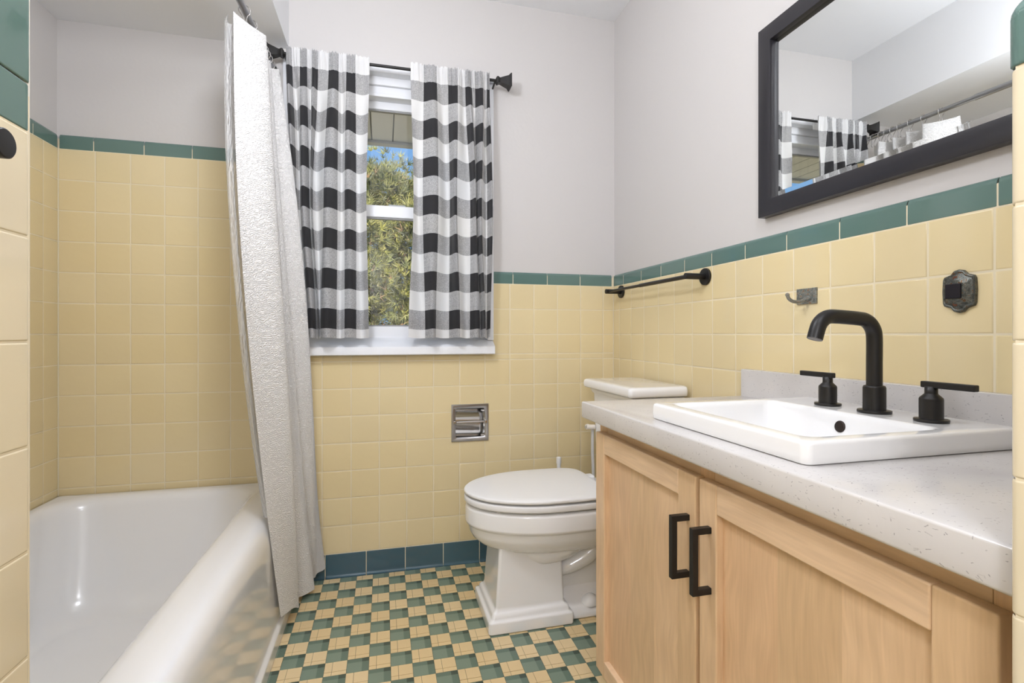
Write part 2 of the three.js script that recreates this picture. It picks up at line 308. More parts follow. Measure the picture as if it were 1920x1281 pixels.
const nosedFull = nosed(P - 0.002, P - 0.0016), nosedTrim = nosed(P - 0.002, 0.05), nosedTall = nosed(0.048, 0.15 - 0.002);
for (let j = -9; j < 2; j++) {
  const yc = rowY(j) + P / 2 - 0.008;
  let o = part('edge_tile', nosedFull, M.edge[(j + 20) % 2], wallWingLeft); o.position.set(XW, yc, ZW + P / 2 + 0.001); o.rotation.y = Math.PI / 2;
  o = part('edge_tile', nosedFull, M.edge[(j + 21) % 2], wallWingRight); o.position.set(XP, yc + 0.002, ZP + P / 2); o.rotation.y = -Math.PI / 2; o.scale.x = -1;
}
{
  let o = part('trim_tile', nosedTrim, M.green[0], wallWingLeft); o.position.set(XW, rowY(2) - 0.008 + 0.0255, ZW + P / 2 + 0.001); o.rotation.y = Math.PI / 2;
  for (let k = 0; k < 3; k++) { o = part('trim_tile', nosedTall, M.green[k], wallWingLeft); o.position.set(XW, rowY(2) + 0.0432 + 0.0745 + k * 0.15, ZW + 0.0245); o.rotation.y = Math.PI / 2; }
  // the rounded corner cap of the wing wall beside the vanity
  const w = P - 0.002, prof = (y, ins, dz) => { const r = 0.010; return [[-w / 2, -0.0075], [-w / 2, dz], [w / 2 - r - ins, dz], ...arc(w / 2 - r - ins, dz - r, r, r, Math.PI / 2, 0, 7), [w / 2 - ins, -0.018]].map(([x, z]) => [x, y, z]); };
  const h = 0.055, rr = 0.016, rings = [prof(0, 0.0012, -0.0012), prof(0.0015, 0, 0), prof(h - rr, 0, 0), ...range(1, 6, 1).map((k) => { const a = k / 6 * Math.PI / 2; return prof(h - rr + rr * Math.sin(a), rr * (1 - Math.cos(a)) * 0.9, -rr * (1 - Math.cos(a)) * 0.5); })];
  o = part('trim_tile', loft(rings, { closed: false }), M.green[1], wallWingRight); o.position.set(XP - 0.0015, rowY(2) - 0.005, ZP + P / 2 - 0.0015); o.rotation.y = -Math.PI / 2; o.scale.x = -1;
}
field(wallWingLeft, PLANES.wingLeft, range(ZW + P + 0.001, ZF, P), range(rowY(-8) - 0.008, rowY(2), P));
field(wallWingRight, PLANES.wingRight, range(ZP + P, ZF, P), range(rowY(-8) - 0.006, rowY(2), P));
putTrim(wallWingLeft, PLANES.wingLeft, range(ZW + P + 0.001, ZF, 0.155), rowY(2) - 0.008, CAP, 'cap', 'trim_tile', M.green);
putTrim(wallWingRight, PLANES.wingRight, range(ZP + P, ZF, 0.155), rowY(2) - 0.006, CAP, 'cap', 'trim_tile', M.green);

// floor of small plaid blocks: cream blocks of four pieces, green blocks of three tones
const FP = 0.0622;
const floor = structure('floor', box(XL - 0.15, 0.15, -0.12, -0.0016, -0.16, ZF + 0.12), std({ color: srgb(74, 70, 58), roughness: 0.9 }), 'plaid checked floor of cream and green blocks');
function blockGeo(pieces, bev = 0.0004) {
  const pos = [], nor = [], col = [], idx = [];
  for (const [x0, x1, z0, z1, c, y] of pieces) {
    const t = y ?? 0; const q = (pts, n) => { const k = pos.length / 3; for (const p of pts) { pos.push(...p); nor.push(...n); col.push(c.r, c.g, c.b); } idx.push(k, k + 1, k + 2, k, k + 2, k + 3); };
    q([[x0, t, z1], [x1, t, z1], [x1, t, z0], [x0, t, z0]], [0, 1, 0]);
    q([[x0, -0.0016, z1], [x1, -0.0016, z1], [x1, t, z1], [x0, t, z1]], [0, 0, 1]); q([[x1, -0.0016, z0], [x0, -0.0016, z0], [x0, t, z0], [x1, t, z0]], [0, 0, -1]);
    q([[x1, -0.0016, z1], [x1, -0.0016, z0], [x1, t, z0], [x1, t, z1]], [1, 0, 0]); q([[x0, -0.0016, z0], [x0, -0.0016, z1], [x0, t, z1], [x0, t, z0]], [-1, 0, 0]);
  }
  const g = new THREE.BufferGeometry(); g.setAttribute('position', new THREE.Float32BufferAttribute(pos, 3)); g.setAttribute('normal', new THREE.Float32BufferAttribute(nor, 3)); g.setAttribute('color', new THREE.Float32BufferAttribute(col, 3)); g.setIndex(idx); return g;
}
const cream = [srgb(229, 204, 158), srgb(226, 199, 150)], gL = srgb(124, 141, 124), gM = srgb(101, 120, 106), gD = srgb(64, 80, 69);
function creamBlock(k) { const e = 0.0005, f = 0.0009, a = 0.0215, b = 0.0455, c = cream[k]; return blockGeo([[e, a - e, e, b - f, c], [a + e, FP - e, e, b - f, c], [e, a - e, b + f, FP - e, c], [a + e, FP - e, b + f, FP - e, c]]); }
function greenBlock() { const e = 0.0004, a = 0.0425, b = 0.0175; return blockGeo([[e, a, b, FP - e, gL], [e, a, e, b, gM], [a, FP - e, b, FP - e, gM], [a, FP - e, e, b, gD]]); }
const blocks = { c: [creamBlock(0), creamBlock(1)], g: [greenBlock()] };
M.floorTile = std({ vertexColors: true, roughness: 0.33, color: 0xffffff });
{
  const rest = [], X0 = -0.9994 - 6 * FP - FP, Z0 = -0.0145;
  const isCream = (i, j) => ((i - 7 + j) % 2 + 2) % 2 === 0;
  for (let j = 0; j < 47; j++) for (let i = -1; i < 22; i++) {
    const x = X0 + i * FP, z = Z0 + j * FP; if (z > 2.9) continue;
    const g = isCream(i, j) ? blocks.c[(i * 7 + j * 3) % 5 < 2 ? 0 : 1] : blocks.g[0];
    const seen = z < 0.72 && x > -1.36 && x < -0.36 - (z > 0.6 ? 0.05 : 0);
    if (seen) { const o = part('floor_tile', g, M.floorTile, floor); o.position.set(x, 0, z); }
    else if (x < 0 && x > -1.45) { const h = g.clone(); h.translate(x, 0, z); rest.push(h); }
  }
  const r = part('floor_tiles_beyond', mergeGeometries(rest), M.floorTile, floor); r.userData.kind = 'stuff';
}

// ---------------------------------------------------------------- window, sill and what lies outside
const win = new THREE.Group(); win.name = 'window_1'; win.userData = { kind: 'structure', label: 'white double-hung window behind the checked curtains' }; scene.add(win);
{
  const { x0, x1, y1 } = WIN, yS = 0.945;
  part('window_casing', merge([rbox(x0 - 0.014, x0 + 0.012, yS, y1 + 0.012, -0.03, 0.011), rbox(x1 - 0.012, x1 + 0.014, yS, y1 + 0.012, -0.03, 0.011), rbox(x0 - 0.014, x1 + 0.014, y1 - 0.012, y1 + 0.014, -0.03, 0.011)]), M.vinyl, win);
  part('window_frame', merge([box(x0, x0 + 0.03, yS - 0.03, y1, -0.15, -0.028), box(x1 - 0.03, x1, yS - 0.03, y1, -0.15, -0.028), rbox(x0, x1, y1 - 0.045, y1, -0.15, -0.03), rbox(x0, x1, y1 - 0.075, y1 - 0.045, -0.15, -0.042), rbox(x0, x1, y1 - 0.09, y1 - 0.075, -0.15, -0.036), box(x0, x1, 0.905, 0.962, -0.16, -0.045)]), M.vinyl, win);
  const sash = (name, ya, yb, z0, z1, bot, top) => {
    const s = part(name, merge([rbox(x0 + 0.03, x0 + 0.075, ya, yb, z0, z1), rbox(x1 - 0.075, x1 - 0.03, ya, yb, z0, z1), rbox(x0 + 0.03, x1 - 0.03, ya, ya + bot, z0, z1, 0.004), rbox(x0 + 0.03, x1 - 0.03, yb - top, yb, z0, z1, 0.004)]), M.vinyl, win);
    part('pane', new THREE.PlaneGeometry(x1 - x0 - 0.14, yb - top - ya - bot + 0.008).translate((x0 + x1) / 2, (yb - top + ya + bot) / 2, (z0 + z1) / 2), M.glass, s);
    part('glazing_bead', merge([box(x0 + 0.07, x1 - 0.07, ya + bot, ya + bot + 0.006, z0 + 0.008, z1 - 0.006), box(x0 + 0.07, x1 - 0.07, yb - top - 0.006, yb - top, z0 + 0.008, z1 - 0.006)]), std({ color: srgb(150, 150, 150), roughness: 0.5 }), s);
    return s;
  };
  sash('upper_sash', 1.462, y1 - 0.088, -0.115, -0.085, 0.045, 0.034);
  const low = sash('lower_sash', 0.957, 1.508, -0.08, -0.048, 0.046, 0.05);
  part('sash_lock', rbox(-1.0, -0.93, 1.508, 1.516, -0.078, -0.058, 0.003), std({ color: srgb(176, 178, 180), roughness: 0.5 }), low);
  const prof = new THREE.Shape([[-0.05, 0.958], [0.0, 0.944], [0.038, 0.922], [0.043, 0.919], [0.044, 0.915], [0.044, 0.889], [0.040, 0.886], [-0.05, 0.886]].map(([z, y]) => new THREE.Vector2(z, y)));
  const g = new THREE.ExtrudeGeometry(prof, { depth: 0.845, bevelEnabled: false }); g.rotateY(-Math.PI / 2); g.translate(-0.5645, 0, 0);
  // the part of the sill inside the wall is only as wide as the opening
  const sill = structure('trim_1', mergeVertices(g), M.vinyl, 'sloping white window sill above the yellow tiles');
  sill.geometry.computeVertexNormals(); sill.geometry = toCreasedNormals(sill.geometry, 0.5);
}
// eave over the window
{
  const eave = new THREE.Group(); eave.name = 'roof_eave'; eave.userData = { kind: 'structure', label: 'ribbed white soffit under the roof edge outside the window' }; scene.add(eave);
  const mS = std({ color: srgb(205, 203, 198), roughness: 0.6 });
  const bw = 0.108, z0 = -0.66, z1 = -0.155;
  for (let i = 0; i < 18; i++) { const x = -2.05 + i * bw; part('soffit_board', rbox(x, x + bw - 0.006, 2.0, 2.012, z0, z1, 0.003), mS, eave); }
  part('soffit_backing', box(-2.3, 0.3, 2.006, 2.016, z0, z1), std({ color: srgb(120, 118, 114), roughness: 0.8 }), eave);
  part('fascia', merge([rbox(-2.3, 0.3, 1.985, 2.18, -0.69, -0.665, 0.003), rbox(-2.3, 0.3, 1.985, 2.0, -0.67, -0.64, 0.003)]), std({ color: srgb(176, 176, 174), roughness: 0.5 }), eave);
  part('roof_deck', box(-2.35, 0.35, 2.18, 2.2, -0.72, -0.1), std({ color: srgb(90, 86, 82), roughness: 0.9 }), eave);
  structure('roof', box(-2.5, 0.4, CEIL + 0.12, CEIL + 0.3, -0.2, 3.4), std({ color: srgb(90, 86, 82), roughness: 0.9 }), 'house roof');
  structure('ground', box(-40, 40, -0.7, -0.6, -60, -0.2), std({ color: srgb(158, 150, 118), roughness: 1 }), 'dry lawn outside');
}
// juniper seen through the window
{
  const t = thing('juniper_tree', 'bushy yellow-green juniper filling the view through the window', 'tree', [-1.05, -0.6, -4.7]);
  const mk = (n, len, wid) => { const pos = [], nor = []; for (let k = 0; k < n; k++) { const a = (k / (n - 1) - 0.5) * 1.9, l = len * (0.7 + 0.3 * Math.cos(a)), dx = Math.sin(a), dy = Math.cos(a), dz = 0.35 * Math.sin(k * 2.3); const px = -dy * wid, py = dx * wid;
      pos.push(px, py, 0, -px, -py, 0, dx * l, dy * l, dz * l); } const g = new THREE.BufferGeometry(); g.setAttribute('position', new THREE.Float32BufferAttribute(pos, 3)); g.computeVertexNormals(); g.setAttribute('uv', new THREE.Float32BufferAttribute(new Float32Array(n * 6), 2)); return g; };
  const N = 26000, leaf = std({ color: 0xffffff, roughness: 0.9, side: THREE.DoubleSide, transmission: 0.25, thickness: 0 });
  const im = new THREE.InstancedMesh(mk(7, 0.085, 0.005), leaf, N); im.name = 'foliage'; im.userData.kind = 'stuff';
  const m = new THREE.Matrix4(), q = new THREE.Quaternion(), e = new THREE.Euler(), c = new THREE.Color();
  const lobes = []; for (let i = 0; i < 60; i++) { const a = rnd() * 6.283, h = 0.1 + rnd() * 0.9, r = Math.sqrt(Math.max(0.02, 1 - Math.pow(h, 2.6))) * (0.75 + rnd() * 0.3); lobes.push([Math.cos(a) * r * 1.25, 0.25 + h * 3.15, Math.sin(a) * r * 1.15, 0.34 + rnd() * 0.28]); }
  lobes.push([0.1, 3.3, 0, 0.4], [-0.35, 3.22, 0.1, 0.35], [0.5, 3.2, 0.2, 0.35], [0, 1.6, 0.2, 0.9], [0, 2.5, 0, 0.8], [0, 0.9, 0, 0.9]);
  for (let i = 0; i < N; i++) {
    const L = lobes[Math.floor(rnd() * lobes.length)], u = rnd() * 2 - 1, a = rnd() * 6.283, s = Math.sqrt(1 - u * u), rr = L[3] * (0.62 + 0.42 * rnd());
    const nx = s * Math.cos(a), ny = u, nz = s * Math.sin(a);
    const out = V(nx + (rnd() - 0.5) * 0.9, ny + 0.5 + (rnd() - 0.5) * 0.7, nz + (rnd() - 0.5) * 0.9).normalize();
    q.setFromUnitVectors(V(0, 1, 0), out); q.multiply(new THREE.Quaternion().setFromAxisAngle(V(0, 1, 0), rnd() * 6.283));
    const sc = 0.7 + rnd() * 0.9; m.compose(V(L[0] + nx * rr, Math.max(0.03, L[1] + ny * rr), L[2] + nz * rr), q, V(sc, sc, sc)); im.setMatrixAt(i, m);
    const k = rnd(), t2 = rnd(); c.setRGB(0.12 + 0.18 * k, 0.15 + 0.15 * k, 0.05 + 0.07 * t2); if (rnd() < 0.05) c.setRGB(0.36, 0.24, 0.13); im.setColorAt(i, c);
  }
  t.add(im);
  part('trunk', merge([cyl(0.11, [0, 0, 0], [0.05, 1.6, 0], 10, 0.06), cyl(0.05, [0.02, 0.7, 0], [-0.6, 2.0, 0.3], 8, 0.02), cyl(0.05, [0.02, 0.8, 0], [0.6, 2.1, 0.2], 8, 0.02)]), std({ color: srgb(120, 92, 70), roughness: 0.95 }), t);
  const tw = []; for (let i = 0; i < 26; i++) { const a = rnd() * 6.283, y = 1.15 + rnd() * 0.5, r0 = 0.95; const p = [Math.cos(a) * 0.3, y, 0.5 + rnd() * 0.3]; tw.push(cyl(0.007, [(rnd() - 0.5) * 0.5, y - 0.15, 0.6], [(rnd() - 0.5) * 1.3, y + 0.1, 1.2 + rnd() * 0.25], 5, 0.002)); }
  part('bare_twigs', merge(tw), std({ color: srgb(202, 160, 128), roughness: 0.9 }), t);
}

// ---------------------------------------------------------------- bathtub
{
  // each ring: outer or inner outline of the tub at one height [x0, x1, z0, z1, corner radius, height]
  const R = [[XL + 0.004, -1.334, 0.004, ZW - 0.002, 0.003, 0.002], [XL + 0.004, -1.334, 0.004, ZW - 0.002, 0.003, 0.040], [XL + 0.004, -1.336, 0.004, ZW - 0.002, 0.003, 0.046], [XL + 0.004, -1.345, 0.004, ZW - 0.002, 0.003, 0.052],
    [XL + 0.004, -1.347, 0.004, ZW - 0.002, 0.003, 0.06], [XL + 0.004, -1.350, 0.004, ZW - 0.002, 0.003, 0.18], [XL + 0.004, -1.352, 0.004, ZW - 0.002, 0.003, 0.30], [XL + 0.004, -1.354, 0.004, ZW - 0.002, 0.003, 0.335],
    [XL + 0.004, -1.358, 0.005, ZW - 0.003, 0.004, 0.358], [XL + 0.005, -1.366, 0.006, ZW - 0.004, 0.006, 0.378], [XL + 0.006, -1.378, 0.007, ZW - 0.005, 0.008, 0.391], [XL + 0.008, -1.394, 0.009, ZW - 0.007, 0.010, 0.3985],
    [XL + 0.012, -1.415, 0.013, ZW - 0.012, 0.014, 0.401], [XL + 0.028, -1.452, 0.034, ZW - 0.05, 0.09, 0.400], [XL + 0.036, -1.468, 0.046, ZW - 0.065, 0.11, 0.3975], [XL + 0.044, -1.479, 0.056, ZW - 0.076, 0.115, 0.391],
    [XL + 0.050, -1.487, 0.064, ZW - 0.084, 0.118, 0.380], [XL + 0.054, -1.492, 0.070, ZW - 0.089, 0.12, 0.365], [XL + 0.066, -1.508, 0.098, ZW - 0.098, 0.125, 0.28], [XL + 0.080, -1.526, 0.135, ZW - 0.108, 0.13, 0.19],
    [XL + 0.092, -1.542, 0.168, ZW - 0.118, 0.13, 0.12], [XL + 0.104, -1.556, 0.192, ZW - 0.13, 0.13, 0.088], [XL + 0.122, -1.575, 0.22, ZW - 0.148, 0.12, 0.066], [XL + 0.15, -1.605, 0.26, ZW - 0.18, 0.10, 0.054], [XL + 0.24, -1.69, 0.40, ZW - 0.28, 0.05, 0.048]];
  const n = 14, g = loft(R.map((r) => roundRect(...r, n)), { capEnd: true });
  const t = thing('bathtub', 'white enamelled alcove bathtub with a broad rolled rim', 'bathtub');
  part('tub_shell', g, M.tubWhite, t);
  part('drain', lathe([[0, 0.004], [0.024, 0.004], [0.032, 0.002], [0.034, 0]], 24).translate(-1.83, 0.05, 1.12), M.chrome, t, 'round chrome drain');
}

// ---------------------------------------------------------------- toilet
{
  const Z = 0.41, t = thing('toilet', 'white two-piece toilet with closed lid beside the vanity', 'toilet');
  // egg-shaped outline: front end at xf, back at xb, half width w
  const egg = (xf, xb, w, y, n = 48, flat = 0.6) => { const out = []; const xm = lerp(xb, xf, 0.42); for (let k = 0; k < n; k++) { const a = k / n * 2 * Math.PI + 0.03, c = Math.cos(a), s = Math.sin(a);
      const x = c < 0 ? xm + (xm - xf) * c : xm + (xb - xm) * Math.pow(c, 0.36); const wz = c < 0 ? w * s : w * Math.sign(s) * Math.pow(Math.abs(s), 0.36); out.push([x, y, Z + wz]); } return out; };
  // bowl: rim band, step, round underside
  const bowl = loft([egg(-0.729, -0.25, 0.165, 0.392), egg(-0.736, -0.245, 0.173, 0.392), egg(-0.744, -0.24, 0.181, 0.388), egg(-0.748, -0.238, 0.185, 0.380), egg(-0.748, -0.238, 0.185, 0.337), egg(-0.746, -0.24, 0.183, 0.329), egg(-0.740, -0.244, 0.177, 0.325), egg(-0.738, -0.246, 0.175, 0.320),
    egg(-0.734, -0.25, 0.171, 0.30), egg(-0.724, -0.255, 0.163, 0.282), egg(-0.706, -0.262, 0.150, 0.264), egg(-0.68, -0.27, 0.132, 0.249), egg(-0.64, -0.29, 0.108, 0.238), egg(-0.60, -0.33, 0.07, 0.232)].map((r) => r.reverse()).reverse(), { capStart: true, capEnd: true });
  const rr = (x0, x1, w, y, r) => roundRect(x0, x1, Z - w, Z + w, r, y, 5);
  const ped = loft([rr(-0.690, -0.405, 0.128, 0.001, 0.008), rr(-0.693, -0.402, 0.130, 0.006, 0.010), rr(-0.693, -0.402, 0.130, 0.036, 0.010), rr(-0.690, -0.405, 0.127, 0.041, 0.010), rr(-0.684, -0.410, 0.122, 0.043, 0.010), rr(-0.680, -0.413, 0.119, 0.048, 0.010), rr(-0.679, -0.414, 0.118, 0.056, 0.010), rr(-0.674, -0.418, 0.113, 0.062, 0.009), rr(-0.667, -0.426, 0.106, 0.066, 0.008),
    rr(-0.664, -0.428, 0.104, 0.075, 0.008), rr(-0.655, -0.432, 0.099, 0.20, 0.010), rr(-0.651, -0.430, 0.098, 0.27, 0.012), rr(-0.645, -0.42, 0.095, 0.30, 0.012)], { capStart: true, capEnd: true });
  // the water way behind the pedestal: a thick bent tube that shows on the side
  const sweep = (pts, rad) => { const cv = new THREE.CatmullRomCurve3(pts.map(([x, y]) => V(x, y, Z))), n = 36, rings = []; for (let i = 0; i <= n; i++) { const p = cv.getPoint(i / n), tg = cv.getTangent(i / n), nn = V(-tg.y, tg.x, 0), f = i / n * (rad.length - 1), k = Math.min(rad.length - 2, Math.floor(f)), [a, b] = [lerp(rad[k][0], rad[k + 1][0], f - k), lerp(rad[k][1], rad[k + 1][1], f - k)];
      const ring = []; for (let j = 0; j < 24; j++) { const an = j / 24 * 2 * Math.PI; ring.push([p.x + nn.x * Math.cos(an) * a, p.y + nn.y * Math.cos(an) * a, p.z + Math.sin(an) * b]); } rings.push(ring); } return loft(rings, { capStart: true, capEnd: true }); };
  const trap = sweep([[-0.60, 0.25], [-0.50, 0.232], [-0.42, 0.245], [-0.33, 0.30], [-0.26, 0.37]], [[0.05, 0.085], [0.062, 0.118], [0.06, 0.126], [0.055, 0.12], [0.05, 0.10]]);
  const trap2 = sweep([[-0.46, 0.14], [-0.40, 0.165], [-0.33, 0.20], [-0.27, 0.26], [-0.22, 0.33]], [[0.03, 0.06], [0.042, 0.088], [0.05, 0.098], [0.05, 0.10], [0.05, 0.09]]);
  const trap3 = sweep([[-0.24, 0.30], [-0.21, 0.22], [-0.20, 0.12], [-0.20, 0.01]], [[0.07, 0.09], [0.075, 0.085], [0.08, 0.085], [0.085, 0.09]]);
  const neck = loft([rr(-0.30, -0.03, 0.10, 0.30, 0.03), rr(-0.31, -0.03, 0.13, 0.36, 0.03), rr(-0.31, -0.03, 0.15, 0.392, 0.02), rr(-0.305, -0.035, 0.148, 0.40, 0.02)], { capStart: true, capEnd: true });
  const foot = loft([rr(-0.43, -0.09, 0.104, 0.001, 0.012), rr(-0.43, -0.09, 0.106, 0.006, 0.012), rr(-0.43, -0.09, 0.104, 0.020, 0.012), rr(-0.43, -0.10, 0.094, 0.036, 0.014), rr(-0.43, -0.11, 0.076, 0.045, 0.02), rr(-0.43, -0.13, 0.055, 0.10, 0.03)], { capStart: true, capEnd: true });
  const web = loft([rr(-0.44, -0.12, 0.062, 0.03, 0.02), rr(-0.44, -0.12, 0.055, 0.12, 0.02), rr(-0.44, -0.13, 0.05, 0.25, 0.02)], { capStart: true, capEnd: true });
  part('bowl', merge([bowl, ped, trap, trap2, trap3, neck, foot, web]), M.china, t);
  for (const s of [1, -1]) part('bolt_cap', lathe([[0.031, 0], [0.030, 0.012], [0.024, 0.024], [0.012, 0.031], [0, 0.033]], 20).translate(-0.325, 0.034, Z + s * 0.072), M.china, t);
  // seat ring and lid
  const seat = loft([egg(-0.715, -0.28, 0.155, 0.399), egg(-0.7475, -0.272, 0.184, 0.3985), egg(-0.7515, -0.270, 0.187, 0.403), egg(-0.7515, -0.270, 0.187, 0.416), egg(-0.7475, -0.272, 0.184, 0.4205), egg(-0.715, -0.28, 0.155, 0.4215)], { capStart: true, capEnd: true });
  part('seat', flip(seat), M.plastic, t);
  const lid = loft([egg(-0.715, -0.285, 0.155, 0.4265), egg(-0.7475, -0.277, 0.1835, 0.426), egg(-0.752, -0.275, 0.188, 0.4295), egg(-0.7515, -0.275, 0.1875, 0.436), egg(-0.7475, -0.277, 0.184, 0.4395), egg(-0.715, -0.29, 0.160, 0.4425), egg(-0.60, -0.32, 0.10, 0.444)], { capStart: true, capEnd: true });
  part('lid', flip(lid), M.plastic, t);
  for (const [x, dz] of [[-0.66, 0.12], [-0.46, 0.168], [-0.46, -0.168], [-0.66, -0.12]]) part('seat_bumper', rbox(x - 0.006, x + 0.006, 0.391, 0.400, Z + dz - 0.005, Z + dz + 0.005, 0.002), M.plastic, t);
  for (const [x, dz] of [[-0.69, 0.08], [-0.69, -0.08]]) part('lid_bumper', rbox(x - 0.008, x + 0.008, 0.4205, 0.4275, Z + dz - 0.005, Z + dz + 0.005, 0.002), M.plastic, t);
  for (const s of [1, -1]) part('hinge', rbox(-0.283, -0.245, 0.395, 0.436, Z + s * 0.075 - 0.02, Z + s * 0.075 + 0.02, 0.008, 3), M.plastic, t);
  // tank and its lid
  const tw = 0.183, T = (x0, w, y, r = 0.018) => roundRect(x0, -0.016, 0.412 - w, 0.412 + w, r, y, 5);
  part('tank', loft([T(-0.185, tw - 0.03, 0.400), T(-0.192, tw - 0.022, 0.41), T(-0.196, tw - 0.016, 0.44), T(-0.203, tw - 0.006, 0.70), T(-0.204, tw - 0.005, 0.735), T(-0.209, tw, 0.739), T(-0.214, tw + 0.004, 0.749), T(-0.214, tw + 0.004, 0.757)], { capStart: true, capEnd: true }), M.china, t);
  part('tank_lid', loft([T(-0.214, tw + 0.003, 0.7575, 0.008), T(-0.232, tw + 0.014, 0.759, 0.010), T(-0.236, tw + 0.017, 0.763, 0.012), T(-0.237, tw + 0.018, 0.770, 0.012), T(-0.237, tw + 0.018, 0.780, 0.012), T(-0.234, tw + 0.015, 0.788, 0.012), T(-0.228, tw + 0.009, 0.7915, 0.012), T(-0.21, tw - 0.01, 0.793, 0.012)], { capStart: true, capEnd: true }), M.china, t);
  part('flush_lever', merge([cyl(0.0095, [-0.202, 0.60, 0.252], [-0.236, 0.60, 0.246], 20), lathe([[0.0062, 0], [0.0105, 0], [0.0105, 0.012], [0.0062, 0.012], [0.0062, 0.004], [0, 0.004]], 20).applyQuaternion(new THREE.Quaternion().setFromUnitVectors(V(0, -1, 0), V(-0.6, 0, 0.8))).translate(-0.232, 0.60, 0.244)]), std({ color: srgb(222, 214, 202), roughness: 0.3 }), t);
  part('supply_pipe', tube([[-0.205, 0.59, 0.236], [-0.2045, 0.50, 0.234], [-0.2, 0.40, 0.232], [-0.19, 0.20, 0.22], [-0.12, 0.14, 0.2], [-0.03, 0.13, 0.2]], 0.0065, 40, 10), std({ color: srgb(206, 204, 200), roughness: 0.35 }), t);
}
function flip(g) { const i = g.index.array; for (let k = 0; k < i.length; k += 3) { const a = i[k]; i[k] = i[k + 1]; i[k + 1] = a; } g.computeVertexNormals(); return g; }
{
  const t = thing('toilet_brush', 'white brush handle poking up behind the toilet lid', 'brush', [-0.295, 0, 0.085]);
  part('handle', lathe([[0, 0.446], [0.008, 0.446], [0.0105, 0.443], [0.0105, 0.42], [0.0085, 0.415], [0.0075, 0.36], [0.006, 0.06], [0, 0.06]], 20), M.plastic, t);
  part('holder', lathe([[0, 0.001], [0.046, 0.001], [0.048, 0.006], [0.042, 0.15], [0.038, 0.155], [0.034, 0.15], [0.034, 0.02], [0, 0.02]], 28), M.plastic, t);
}

// ---------------------------------------------------------------- vanity
const CT = 0.793, CB = 0.750, FX = -0.46, DX = -0.48;            // counter top and underside, face frame, door faces
{
  const t = thing('vanity_cabinet', 'honey maple vanity cabinet with two shaker doors', 'cabinet');
  const W = (g) => metreUV(g, 2.2);
  part('body', W(merge([box(FX + 0.001, -0.003, 0.09, CB, 0.878, 0.894), box(FX + 0.001, -0.003, 0.09, CB, 1.80, 1.816), box(FX + 0.001, -0.003, 0.09, 0.106, 0.894, 1.80), box(-0.02, -0.003, 0.106, CB, 0.894, 1.80)])), M.woodV[1], t);
  part('toe_kick', W(box(-0.40, -0.385, 0, 0.09, 0.878, 1.816)), M.woodDark, t);
  for (const [a, b] of [[0.877, 0.925], [1.315, 1.355], [1.768, 1.8165]]) part('face_stile', W(rbox(FX - 0.0005, FX + 0.019, 0.09, CB, a, b, 0.001)), M.woodV[1], t);
  for (const [a, b] of [[0.9255, 1.3145], [1.3555, 1.7675]]) for (const [c, d] of [[0.69, CB], [0.09, 0.12]]) part('face_rail', W(rbox(FX - 0.0005, FX + 0.019, c, d, a, b, 0.001)), M.woodH, t);
  const door = (z0, z1, handleZ, sL, sR, lab) => {
    const y0 = 0.10, y1 = 0.716, r = 0.049, d = new THREE.Group(); d.name = 'door'; d.userData.label = lab; t.add(d);
    const X0 = DX, X1 = DX + 0.0195;
    part('stile', W(rbox(X0, X1, y0, y1, z0, z0 + sL, 0.0028)), M.woodV[0], d); part('stile', W(rbox(X0, X1, y0, y1, z1 - sR, z1, 0.0028)), M.woodV[2], d);
    part('rail', W(rbox(X0, X1, y1 - r, y1, z0 + sL + 0.0002, z1 - sR - 0.0002, 0.0028)), M.woodH, d); part('rail', W(rbox(X0, X1, y0, y0 + 0.042, z0 + sL + 0.0002, z1 - sR - 0.0002, 0.0028)), M.woodH, d);
    const a = z0 + sL - 0.006, b = z1 - sR + 0.006, cuts = [a, lerp(a, b, 0.36), lerp(a, b, 0.66), b];
    for (let k = 0; k < 3; k++) { const g = box(X0 + 0.0135, X1 - 0.001, y0 + 0.036, y1 - r + 0.006, cuts[k], cuts[k + 1]); g.translate(0, 0, 0); const h = W(g); const uv = h.attributes.uv; for (let i = 0; i < uv.count; i++) uv.setXY(i, uv.getX(i) + k * 0.37 + z0, uv.getY(i) + k * 0.21); part('panel_board', h, M.woodV[(k + 1) % 3], d); }
    // square bar pull
    const hz = handleZ, hw = 0.0055, y2 = 0.528, y3 = 0.642;
    part('handle', merge([rbox(-0.516, -0.505, y2, y3, hz - hw, hz + hw, 0.0012), rbox(-0.508, X0 + 0.0008, y3 - 0.011, y3, hz - hw, hz + hw, 0.0012), rbox(-0.508, X0 + 0.0008, y2, y2 + 0.011, hz - hw, hz + hw, 0.0012)]), M.black, d, 'black square bar pull');
  };
  door(0.893, 1.3275, 1.305, 0.049, 0.055, 'cabinet door beside the toilet'); door(1.3385, 1.785, 1.368, 0.047, 0.0595, 'wider-looking cabinet door under the sink');
}
// worktop with a hole for the sink
{
  const t = thing('countertop', 'white speckled quartz worktop with a low backsplash', 'countertop');
  const b = 0.004, s = shapeRect(-0.512 + b, -0.001 - b, 0.874 + b, ZP - b); s.holes.push(holeRect(-0.452, -0.18, 1.178, 1.543));
  const g = new THREE.ExtrudeGeometry(s, { depth: CT - CB - 2 * b, bevelEnabled: true, bevelSize: b, bevelThickness: b, bevelSegments: 3 }); g.rotateX(Math.PI / 2); g.translate(0, CT - b, 0);
  part('slab', metreUV(toCreasedNormals(g, 0.7)), M.quartz, t);
  part('backsplash', metreUV(rbox(-0.021, -0.0005, CT - 0.001, 0.870, 0.874, ZP - 0.001, 0.0015)), M.quartz, t);
}
